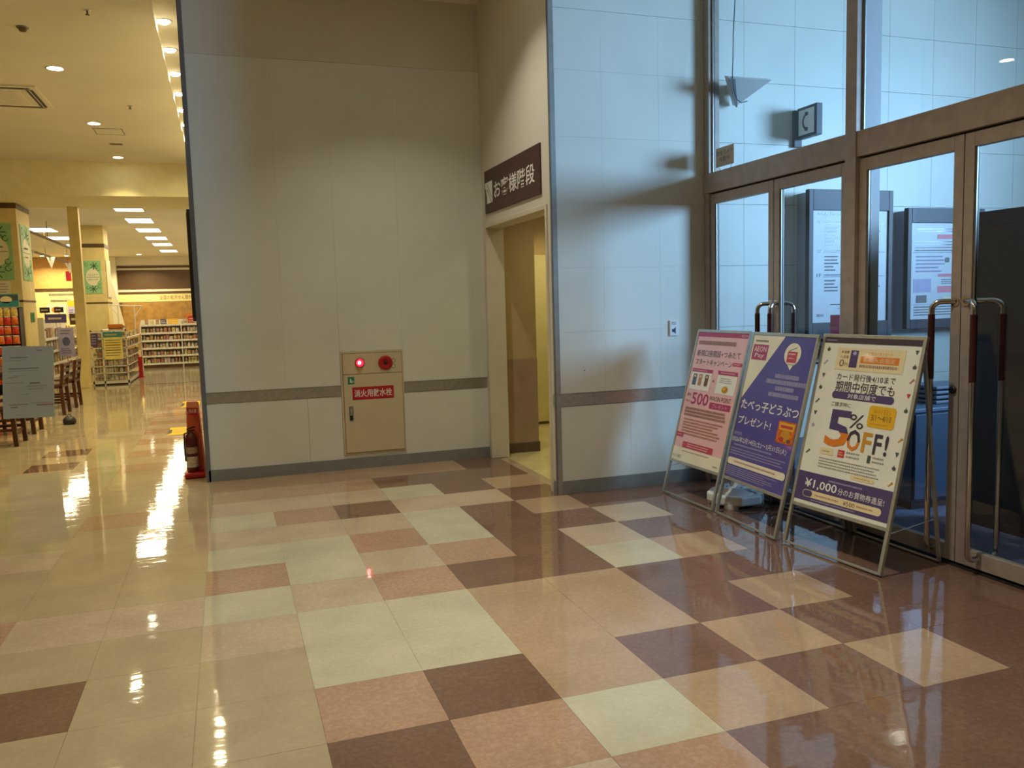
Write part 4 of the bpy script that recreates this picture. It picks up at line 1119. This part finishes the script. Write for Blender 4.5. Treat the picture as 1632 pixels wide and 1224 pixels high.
pl1 = pillar('shop_pillar', -4.55, -3.61, 18.6, 19.75, 3.77, 3.715, 'thick cream shop pillar with green posters at the left edge')
health_poster(pl1, (-4.32, 18.6, 3.38), (1, 0, 0), .60, 1.11, None)
health_poster(pl1, (-3.61, 18.80, 3.38), (0, 1, 0), .82, 1.11, None)
s = Sheet((-4.25, 18.589, 2.25), (1, 0, 0), (0, 0, -1), .45, .33); s.rect(0, 0, 1, 1, PWH, 1, 'notice').fine(.05, .95, .1, .9, 5, TANP, 2); s.finish(pl1)
s = Sheet((-3.599, 19.15, 1.62), (0, 1, 0), (0, 0, -1), .34, .20); s.rect(0, 0, .42, 1, GREENP, 1, 'green_sign').rect(.58, 0, 1, 1, GREENP, 1, 'green_sign').rect(.40, .4, .60, .6, GREENP, 1, 'green_sign'); s.finish(pl1)
pl2 = pillar('shop_pillar', -3.34, -2.80, 24.5, 25.35, 3.9, 3.37, 'cream shop pillar with a green poster, right of the slim post')
health_poster(pl2, (-3.33, 24.5, 2.97), (1, 0, 0), .42, .87, (('ヘルスケア', .43, .07), ('HEALTH CARE', .57, .045)))
MB().box((-2.79, 24.52, 2.0), (-2.775, 25.3, 3.0), PWH).build('poster', pl2)

# back wall of the shop with brown stripes
STR = mat('stripe_brown', (84, 58, 34), .5, var=.08, scale=3); BGE = mat('beige_wall', (206, 160, 96), .6, var=.05); LWD = mat('light_wood', (150, 112, 56), .5, var=.12, scale=5); STL = mat('stripe_light', (232, 214, 150), .5, var=.03)
w = MB(); w.box((-10, 38.0, 0), (.16, 38.2, 4.1), CEILM)
sw = struct('wall_far', w, 'far wall of the shop with dark brown and pale stripes', 'wall')
for z0, z1, m_ in ((3.43, 3.53, STR), (2.55, 3.34, STR), (2.34, 2.44, STR), (2.02, 2.33, STL), (.0, 2.0, LWD)):
    MB().box((-4.05, 37.97, z0), (-.04, 38.0, z1), m_).build('stripe', sw)
for z0, z1, m_ in ((2.62, 3.88, BGE), (2.52, 2.64, STR), (0, 2.5, STL)):
    MB().box((-9.9, 37.965, z0), (-4.05, 38.0, z1), m_).build('stripe', sw)
s = Sheet((-2.45, 37.965, 2.31), (1, 0, 0), (0, 0, -1), 2.2, .26); s.text('全国の処方せん受付けます', .0, .78, .5, .7, PRBR, 1).text('薬', .90, .99, .5, .7, PRBR, 1); s.finish(sw)
s = Sheet((-6.6, 37.962, 2.5), (1, 0, 0), (0, 0, -1), .95, .5); s.fine(0, 1, 0, .45, 1, GRY, 1, 0).fine(.05, .8, .5, .95, 1, GRY, 1, 0); s.finish(sw)
dv = thing('wall_divider', (-4.05, 37.7, 0), 'pale end panel dividing the striped wall from the beige wall', 'divider')
MB().box((-4.4, 37.6, 0), (-4.02, 37.96, 3.9), CEILM).build('panel', dv); MB().box((-4.0, 37.90, .0), (-3.9, 37.96, 2.0), BROWNB).build('edge', dv)
for (x0, x1, z0, z1, nm, lb, mA, mB) in ((-6.7, -6.0, 1.55, 2.0, 'wall_poster', 'white poster with an orange picture on the shop back wall', PWH, ORG), (-5.95, -5.5, 1.45, 2.15, 'wall_poster', 'price poster with a yellow head on the shop back wall', LAV, YEL)):
    k = tag(MB().box((x0, 37.93, z0), (x1, 37.96, z1), mA).build(nm), lb, 'poster')
    s = Sheet((x0, 37.929, z1), (1, 0, 0), (0, 0, -1), x1 - x0, z1 - z0)
    if mB is YEL: s.rect(.02, .02, .98, .35, YEL, 1).text('0', .55, .85, .58, .34, WHITEP, 1).fine(.1, .5, .5, .9, 3, PURP, 1)
    else: s.disc(.5, .5, .28, .3, ORG, 1).disc(.62, .45, .16, .2, PRBR, 2)
    s.finish(k)

# hanging rails below the shop ceiling
hr = thing('hanging_rail', (-3.6, 22, 3.3), 'long dark rail hung from the shop ceiling behind the left pillar', 'hanging rail')
MB().bar((-4.25, 19.9, 3.62), (-3.35, 30.0, 3.18), .05, .05, BROWNB).build('rail', hr)
for t_ in (.15, .35, .55, .78): 
    x, y, z = -4.25 + .9 * t_, 19.9 + 10.1 * t_, 3.62 - .44 * t_
    MB().tube([(x, y, z), (x, y, 3.9)], .008, BROWNB, 6).build('hanger', hr)
hr = thing('hanging_rail', (-4.2, 24, 3.0), 'second dark rail with pale cards hung in the shop, behind the left pillar', 'hanging rail')
MB().bar((-4.6, 22.0, 3.28), (-3.9, 34.0, 2.98), .04, .05, BROWNB).build('rail', hr)
for t_ in (.1, .3, .5, .7, .9): MB().tube([(-4.6 + .7 * t_, 22 + 12 * t_, 3.28 - .3 * t_), (-4.6 + .7 * t_, 22 + 12 * t_, 3.9)], .008, BROWNB, 6).build('hanger', hr)
for k in range(5): MB().prism([(-4.58 + k * .13, 24.0 + k * 2.0, 3.22 - k * .05), (-4.36 + k * .13, 24.0 + k * 2.0, 3.22 - k * .05), (-4.47 + k * .13, 24.0 + k * 2.0, 2.90 - k * .05)], (0, .02, 0), CEILM).build('pennant', hr)
exs = thing('exit_sign', (-4.75, 26, 2.9), 'small pale blue sign hanging beside the left pillar', 'sign')
MB().box((-5.06, 25.98, 2.72), (-4.86, 26.03, 2.98), mat('sign_blue', (160, 200, 220), .4, var=.03, emit=.8)).build('panel', exs); MB().tube([(-4.96, 26.0, 2.98), (-4.96, 26.0, 3.9)], .008, STEEL, 6).build('hanger', exs)
rb = thing('red_banner', (-5.0, 33, 2.6), 'narrow dark red banner hanging left of the slim post', 'banner')
MB().box((-5.13, 33.0, 2.75), (-4.96, 33.02, 3.1), REDP).build('cloth', rb); MB().tube([(-5.045, 33.01, 3.1), (-5.045, 33.01, 3.9)], .008, STEEL, 6).build('hanger', rb)

# product prototypes
PCOL = [(206, 196, 180), (190, 70, 60), (226, 214, 190), (210, 170, 90), (120, 130, 90), (196, 150, 150), (110, 90, 110), (232, 228, 220), (150, 96, 60), (222, 200, 90), (96, 112, 140), (214, 120, 60)]
PCOL = [tuple(.58 * a + .42 * b for a, b in zip(c, (186, 172, 150))) for c in PCOL]
PM = [mat('pack_%d' % k, c, .5, var=.12, scale=30) for k, c in enumerate(PCOL)]
protos = []
for k, m_ in enumerate(PM):
    lab = PM[(k + 7) % len(PM)]
    mb = MB()
    if k % 4 == 3:
        mb.lathe([(.032, 0), (.034, .01), (.034, .09), (.014, .115), (.014, .14)], (0, 0, 0), m_, 8); mb.lathe([(.0345, .03), (.0345, .075)], (0, 0, 0), lab, 8)
    else:
        mb.box((-.035, -.03, 0), (.035, .03, .13), m_); mb.box((-.0352, -.0305, .045), (.0352, -.0295, .10), lab)
    me = mb.build('proto'); protos.append(me.data); bpy.data.objects.remove(me)


PNAME = ['stone grey', 'dull red', 'cream', 'ochre', 'olive', 'dusty pink', 'mauve', 'off-white', 'tan brown', 'pale yellow', 'grey blue', 'dull orange']


def product(x, y, z, sc, label, group, rz=0, k=None, name='boxed_product'):
    k = random.randrange(len(protos)) if k is None else k
    z += .006
    if label[0] == '*': label = PNAME[k] + (' bottle' if k % 4 == 3 else ' box') + label[1:]
    o = bpy.data.objects.new('bottled_product' if k % 4 == 3 else name, protos[k]); COL.objects.link(o)
    o.location = (x, y, z); o.scale = sc; o.rotation_euler = (0, 0, rz)
    return tag(o, label, 'product', group)


# far shelf unit
fs = thing('shelf_unit', (-1.1, 25.3, 0), 'long white shelf unit of small goods at the back right of the shop', 'shelf unit')
FX_0, FX_1, FYF = -2.1, .0, 24.95
MB().box((FX_0, 25.35, 0), (FX_1 - .06, 25.40, 1.35), SHELFW).build('back_panel', fs)
SZ = [.13, .345, .56, .775, .985, 1.21]
for z in SZ:
    sf = MB().box((FX_0, FYF, z - .025), (FX_1 - .06, 25.35, z), SHELFW).build('shelf', fs); MB().box((FX_0, FYF - .012, z - .04), (FX_1 - .06, FYF, z + .012), mat('price_rail', (236, 230, 214), .4, var=.1, scale=20)).build('price_rail', sf)
MB().box((FX_0, FYF + .02, 0), (FX_1 - .06, 25.35, .105), BROWNB).build('plinth', fs)
for x in (FX_0, -1.05, FX_1 - .09): MB().box((x, FYF, 0), (x + .03, 25.36, 1.30), SHELFW).build('upright', fs)
TIER = ['bottom', 'second', 'third', 'fourth', 'fifth']
for l, z in enumerate(SZ[:5]):
    x = FX_0 + .09
    while x < FX_1 - .17:
        wsc = random.uniform(.75, 1.25)
        if -1.115 < x < -.96: x = -.955; continue
        kk = None
        if l == 0 and x > -1.3: kk = 11 if x < -.95 else 9
        hsc = random.uniform(.75, 1.15)
        product(x, FYF + .06, z, (wsc, 1, hsc if kk is None else 1.1), '* on the %s tier of the long far shelf, %s' % (TIER[l], 'left part' if x < -1.55 else ('middle part' if x < -1.0 else 'right part')), 'goods on the %s tier of the far shelf' % TIER[l], k=kk if kk != 11 else 11)
        x += .078 * wsc + .012
# things on top of the far shelf
for (x0, x1, h_, m_, nm, lb) in ((-1.38, -1.12, .16, YEL, 'display_card', 'yellow display card on top of the long far shelf'), (-.85, -.62, .22, REDPR, 'display_card', 'red display card on top of the long far shelf'),
                             (-.55, -.2, .26, PURP, 'display_card', 'navy display card at the right of the far shelf top'), (-.95, -.3, .36, ORG, 'display_card', 'orange banner card rising behind the far shelf top'), (-1.58, -1.42, .15, BLU, 'display_card', 'small blue card at the left of the far shelf top')):
    yy = 25.15 if m_ is not ORG else 25.3
    k = thing(nm, ((x0 + x1) / 2, yy, 1.21), lb, 'display card'); zb_ = 1.212
    MB().box((x0, yy - .012, zb_ if m_ is not ORG else 1.36), (x1, yy, 1.21 + h_ if m_ is not ORG else 1.50), m_).build('card', k)
    MB().box((x0 + .03, yy, zb_), (x0 + .05, yy + .04, 1.36 if m_ is ORG else 1.27), SHELFW).build('stand', k); MB().box((x1 - .05, yy, zb_), (x1 - .03, yy + .04, 1.36 if m_ is ORG else 1.27), SHELFW).build('stand', k)
    s = Sheet((x0, yy - .0125, 1.21 + h_ if m_ is not ORG else 1.50), (1, 0, 0), (0, 0, -1), x1 - x0, h_ if m_ is not ORG else .14); s.fine(.1, .9, .2, .8, 2, CRM, 1); s.finish(k)
for k in range(9):
    x = -1.93 + k * .14
    if x > -1.6: continue
    product(x, 25.05, 1.21, (1.2, 1.2, random.uniform(.7, 1.1)), '* loose on top of the long far shelf', 'goods on top of the far shelf')
for k, (x, h_) in enumerate(((-.97, .52), (-.88, .46), (-.72, .44), (-.6, .5), (-.45, .42), (-.3, .46))):
    t = thing('wire_spinner', (x, 25.22, 1.212), 'thin wire card holder rising over the far shelf, %s from the left' % ('first', 'second', 'third', 'fourth', 'fifth', 'last')[k], 'wire holder', 'wire holders over the far shelf')
    MB().tube([(x, 25.22, 1.214), (x, 25.22, 1.21 + h_)], .006, STEEL, 6).build('stem', t); MB().box((x - .03, 25.2, 1.212), (x + .03, 25.24, 1.225), STEEL).build('foot', t)

for k in range(6):
    product(-.9 + k * .125, 25.03, 1.21, (1.3, 1.0, random.uniform(.5, .8)), '* in the front row on top of the long far shelf', 'goods on top of the far shelf')
# red post beside the far shelf
rp = thing('red_post', (-1.83, 21.6, 0), 'short red post between the white rack and the far shelf', 'post')
MB().box((-1.88, 21.55, 0), (-1.79, 21.63, .50), REDD).build('shaft', rp, bevel=.006); MB().box((-1.90, 21.53, 0), (-1.77, 21.65, .03), REDD).build('foot', rp)

TN = ['lowest', 'second', 'third', 'fourth', 'fifth', 'highest']
# white wire rack (end gondola)
wr_ = thing('display_rack', (-2.25, 21.4, 0), 'white end-aisle display rack with notices, right of the slim post', 'display rack')
GX0, GX1, GY0, GY1 = -2.62, -1.90, 19.70, 23.0
for x in (GX0, -2.40, GX1 - .03):
    for y in (GY0, GY1 - .03): MB().box((x, y, 0), (x + .03, y + .03, 1.20), SHELFW).build('upright', wr_)
MB().box((GX0, GY0, .03), (GX1, GY1, .09), SHELFW).build('base', wr_); MB().box((GX0 + .02, GY0 + .03, 0), (GX1 - .02, GY1, .03), BLACK).build('plinth', wr_)
for z in (.25, .40, .58, .80, 1.0):
    MB().box((GX0, GY0, z), (GX1, GY0 + .38, z + .018), SHELFW).build('shelf', wr_)
    MB().box((GX1 - .36, GY0 + .38, z), (GX1, GY1, z + .018), SHELFW).build('shelf', wr_)
MB().box((GX0 + .03, GY0 + .38, .09), (GX1 - .36, GY1 - .04, 1.18), SHELFW).build('back_panel', wr_)
MB().box((GX0, GY0, 1.17), (GX1, GY0 + .03, 1.20), SHELFW).build('top_rail', wr_)
wm = MB()
for k in range(8): wm.box((GX0 + .04 + k * .058, GY0 - .006, .09), (GX0 + .046 + k * .058, GY0, .55), SHELFW)
for k in range(6): wm.box((GX0 + .03, GY0 - .006, .12 + k * .075), (GX0 + .47, GY0, .126 + k * .075), SHELFW)
wm.build('wire_grid', wr_)
for zi, z in enumerate((.09, .268, .418, .598, .818, 1.018)):
    for k in range(7):
        x = GX0 + .07 + k * .098
        product(x, GY0 + .12, z, (1.15, 1.2, random.uniform(.8, 1.1) * (.82 if z < .4 else .95)), '* on the front of the white display rack, %s tier' % TN[zi], 'goods on the front of the display rack')
for zi, z in enumerate((.268, .418, .598, .818, 1.018)):
    for k in range(9):
        product(GX1 - .06, GY0 + .5 + k * .27, z, (1.1, 1.1, random.uniform(.8, 1.05) * (.78 if z < .4 else .95)), '* on the aisle side of the white display rack, %s tier' % TN[zi + 1], 'goods on the side of the display rack', rz=PI / 2)
k = tag(MB().box((-2.36, GY0 - .035, .56), (-1.99, GY0 - .02, 1.16), mat('notice_yellow', (236, 222, 130), .5, var=.03)).build('sale_notice'), 'yellow notice with a blue head on the front of the white rack', 'notice')
s = Sheet((-2.36, GY0 - .036, 1.16), (1, 0, 0), (0, 0, -1), .37, .60); s.rect(0, 0, 1, .2, TEAL, 1).fine(.1, .9, .05, .16, 1, YEL, 2).fine(.08, .92, .26, .9, 7, GRY, 2, .1, .35).rect(.08, .46, .92, .50, YEL, 2).rect(.08, .64, .92, .68, YEL, 2); s.finish(k)
hk = MB().box((-2.34, GY0 - .02, 1.13), (-2.30, GY0 - .004, 1.16), SHELFW).build('hook', k); MB().box((-2.05, GY0 - .02, 1.13), (-2.01, GY0 - .004, 1.16), SHELFW).build('hook', k)
k = tag(MB().box((-2.61, GY0 - .02, .86), (-2.47, GY0 - .006, 1.14), PURP).build('price_card'), 'purple price card at the left of the white rack', 'price card')
s = Sheet((-2.61, GY0 - .021, 1.14), (1, 0, 0), (0, 0, -1), .14, .28); s.fine(.1, .9, .1, .9, 4, LAV, 1); s.finish(k)
k = thing('white_carton', (-2.1, GY0 + .1, 1.2), 'orange topped carton standing on the white display rack', 'carton')
MB().box((-2.25, GY0 + .02, 1.202), (-1.98, GY0 + .25, 1.30), mat('carton_brown', (150, 100, 60), .6, var=.1)).build('carton_body', k); MB().box((-2.26, GY0 + .012, 1.25), (-1.97, GY0 + .02, 1.32), ORG).build('header', k)
# tall white banner and frame behind
bn = thing('white_banner', (-2.35, 27.0, 0), 'leaning white banner beside the pillar behind the display rack', 'banner')
MB().prism([(-2.96, 26.5, 1.2), (-2.64, 26.5, 1.2), (-2.86, 26.5, 2.35), (-3.0, 26.5, 2.35)], (0, .03, 0), PWH).build('cloth', bn); MB().tube([(-2.82, 26.54, 0), (-2.92, 26.54, 2.4)], .015, STEEL, 8).build('pole', bn); MB().lathe([(.2, 0), (.2, .03), (.03, .05)], (-2.82, 26.54, 0), BLACK, 16).build('base', bn)
cf = thing('cart_frame', (-1.95, 24.2, 0), 'thin white metal frame standing at the left end of the far shelf', 'frame')
for x in (-2.55, -2.15): MB().tube([(x, 24.3, 0), (x, 24.3, 1.78)], .014, SHELFW, 8).build('upright', cf)
MB().tube([(-2.75, 24.3, 1.78), (-1.95, 24.3, 1.74)], .014, SHELFW, 8).build('crossbar', cf); MB().tube([(-2.15, 24.3, 1.45), (-1.95, 24.3, 1.74)], .01, SHELFW, 8).build('brace', cf); MB().tube([(-2.75, 24.3, 1.78), (-2.55, 24.3, 1.5)], .01, SHELFW, 8).build('brace', cf)

# mid-aisle shelf run facing the hall
ms = thing('aisle_shelf', (-4.0, 23, 0), 'crowded aisle shelf between the left pillar and the slim post', 'shelf unit')
MX = -3.72
MB().box((MX - .5, 21.0, 0), (MX - .45, 26.5, 1.45), SHELFW).build('back_panel', ms)
for z in (.12, .42, .72, 1.02): 
    sf = MB().box((MX - .45, 21.0, z - .03), (MX, 26.5, z), SHELFW).build('shelf', ms); MB().box((MX, 21.0, z - .045), (MX + .012, 26.5, z + .012), _M['price_rail']).build('price_rail', sf)
MB().box((MX - .5, 20.96, 0), (MX, 21.0, 1.5), SHELFW).build('end_panel', ms); MB().box((MX - .45, 21.0, 0), (MX - .03, 26.5, .09), BLACK).build('plinth', ms)
for zi, z in enumerate((.12, .42, .72, 1.02)):
    for k in range(16):
        product(MX - .07, 21.2 + k * .33, z, (1.9, 1.5, random.uniform(1.3, 1.8)), '* on the crowded aisle shelf, %s tier, %s' % (('lowest', 'second', 'third', 'top')[zi], ('near part', 'middle part', 'far part')[min(2, k // 6)]), 'goods on the aisle shelf', rz=PI / 2)
for k in range(4): product(MX - .4 + k * .11, 20.9, 0.0, (1.3, 1, 4 + k % 2), 'tall ' + PNAME[(4, 11, 8, 1)[k]] + ' carton on the floor at the end of the aisle shelf', 'cartons at the aisle end', k=(4, 11, 8, 1)[k])
pc = thing('promo_panel', (-3.72, 22.4, 0), 'narrow lavender promotion panel standing before the aisle shelf', 'promotion panel')
MB().box((-3.70, 22.40, .55), (-3.36, 22.43, 1.24), LAV).build('panel', pc); MB().tube([(-3.53, 22.43, 0), (-3.53, 22.43, .6)], .012, STEEL, 8).build('pole', pc); MB().box((-3.68, 22.3, 0), (-3.38, 22.55, .02), STEEL).build('base', pc)
s = Sheet((-3.70, 22.399, 1.24), (1, 0, 0), (0, 0, -1), .34, .69); s.fine(.15, .85, .05, .25, 2, GRY, 1).disc(.5, .48, .25, .16, BLU, 1).fine(.15, .85, .7, .92, 3, PURP, 1); s.finish(pc)
# signs standing over the aisle shelf
for (x0, x1, z0, z1, y, m_, lb) in ((-4.35, -4.12, 1.62, 1.76, 24.0, BLACKP, 'small black header card over the aisle shelf, left one'), (-4.02, -3.80, 1.62, 1.76, 24.0, BLACKP, 'small black header card over the aisle shelf, right one'),
                                (-4.10, -3.62, 1.36, 1.58, 23.2, PURP, 'purple display of cosmetics over the aisle shelf'), (-3.55, -3.28, 1.30, 1.58, 23.2, BROWNB, 'dark brown display head over the aisle shelf')):
    k = thing('shelf_card', ((x0 + x1) / 2, y, z0), lb, 'display card')
    MB().box((x0, y, z0), (x1, y + .02, z1), m_).build('card', k); MB().box(((x0 + x1) / 2 - .01, y + .02, 0 if x0 > -3.6 else 1.03), ((x0 + x1) / 2 + .01, y + .04, z1 - .02), SHELFW).build('stick', k)
    s = Sheet((x0, y - .001, z1), (1, 0, 0), (0, 0, -1), x1 - x0, z1 - z0); s.fine(.15, .85, .25, .75, 1, CRM, 1); s.finish(k)

# snack rack at the left edge
sr = thing('snack_rack', (-3.9, 17.8, 0), 'snack rack with a photo topper at the left edge, before the thick pillar', 'snack rack')
MB().box((-4.3, 17.95, 0), (-3.5, 17.98, 1.72), DARKM).build('back_panel', sr)
for x in (-4.3, -3.53): MB().box((x, 17.66, 0), (x + .03, 17.98, 1.70), DARKM).build('upright', sr)
MB().box((-4.3, 17.66, 0), (-3.5, 17.95, .08), DARKM).build('base', sr)
RZ = [.30, .48, .66, .86, 1.06, 1.24, 1.42, 1.58]
for z in RZ: MB().tube([(-4.27, 17.64, z + .13), (-3.52, 17.64, z + .13)], .006, STEEL, 6).build('bar', sr)
tp = MB().box((-4.3, 17.60, 1.73), (-3.48, 17.63, 1.97), TEAL).build('topper', sr)
s = Sheet((-4.3, 17.599, 1.97), (1, 0, 0), (0, 0, -1), .82, .24); s.rect(.0, .0, .55, 1, PWH, 1).disc(.50, .3, .1, .35, PRBR, 2).rect(.6, .1, .98, .5, GRN, 1).disc(.75, .45, .12, .28, CRM, 2).rect(.55, .6, .95, .95, TEAL, 2); s.finish(tp)
PK = [mat('snack_red', (206, 58, 36), .3, var=.2, scale=30), mat('snack_orange', (228, 110, 40), .3, var=.2, scale=30), mat('snack_yellow', (232, 190, 96), .3, var=.2, scale=30)]
pk = []
for c in PK:
    mb = MB(); vs = []; n_ = 5
    for a in range(n_):
        for b in range(n_):
            u, v = a / (n_ - 1), b / (n_ - 1); bulge = .03 * math.sin(PI * u) * math.sin(PI * v)
            vs.append((-.055 + .11 * u, -bulge - .006, .0 + .145 * v))
    fs_ = [(a * n_ + b, (a + 1) * n_ + b, (a + 1) * n_ + b + 1, a * n_ + b + 1) for a in range(n_ - 1) for b in range(n_ - 1)]
    mb.add(vs, fs_, c, True); mb.box((-.055, -.006, 0), (.055, .004, .145), c); mb.box((-.04, -.007, .145), (.04, .002, .16), WHITEP)
    o = mb.build('proto'); pk.append(o.data); bpy.data.objects.remove(o)
for l, z in enumerate(RZ):
    for k in range(6):
        o = bpy.data.objects.new('snack_bag', pk[2] if l == 7 else pk[(l + k) % 2]); COL.objects.link(o)
        o.location = (-4.20 + k * .125, 17.628, z - .028); o.rotation_euler = (.0, random.uniform(-.05, .05), 0)
        ROW = ['lowest', 'second lowest', 'third lowest', 'fourth lowest', 'fifth lowest', 'third highest', 'second highest', 'highest'][l]
        CLM = ['first', 'second', 'third', 'fourth', 'fifth', 'last'][k]
        tag(o, '%s snack bag, %s from the left, %s row of the snack rack' % ('yellow' if l == 7 else ('red', 'orange')[(l + k) % 2], CLM, ROW), 'snack bag', 'snack bags on the %s row' % ROW)
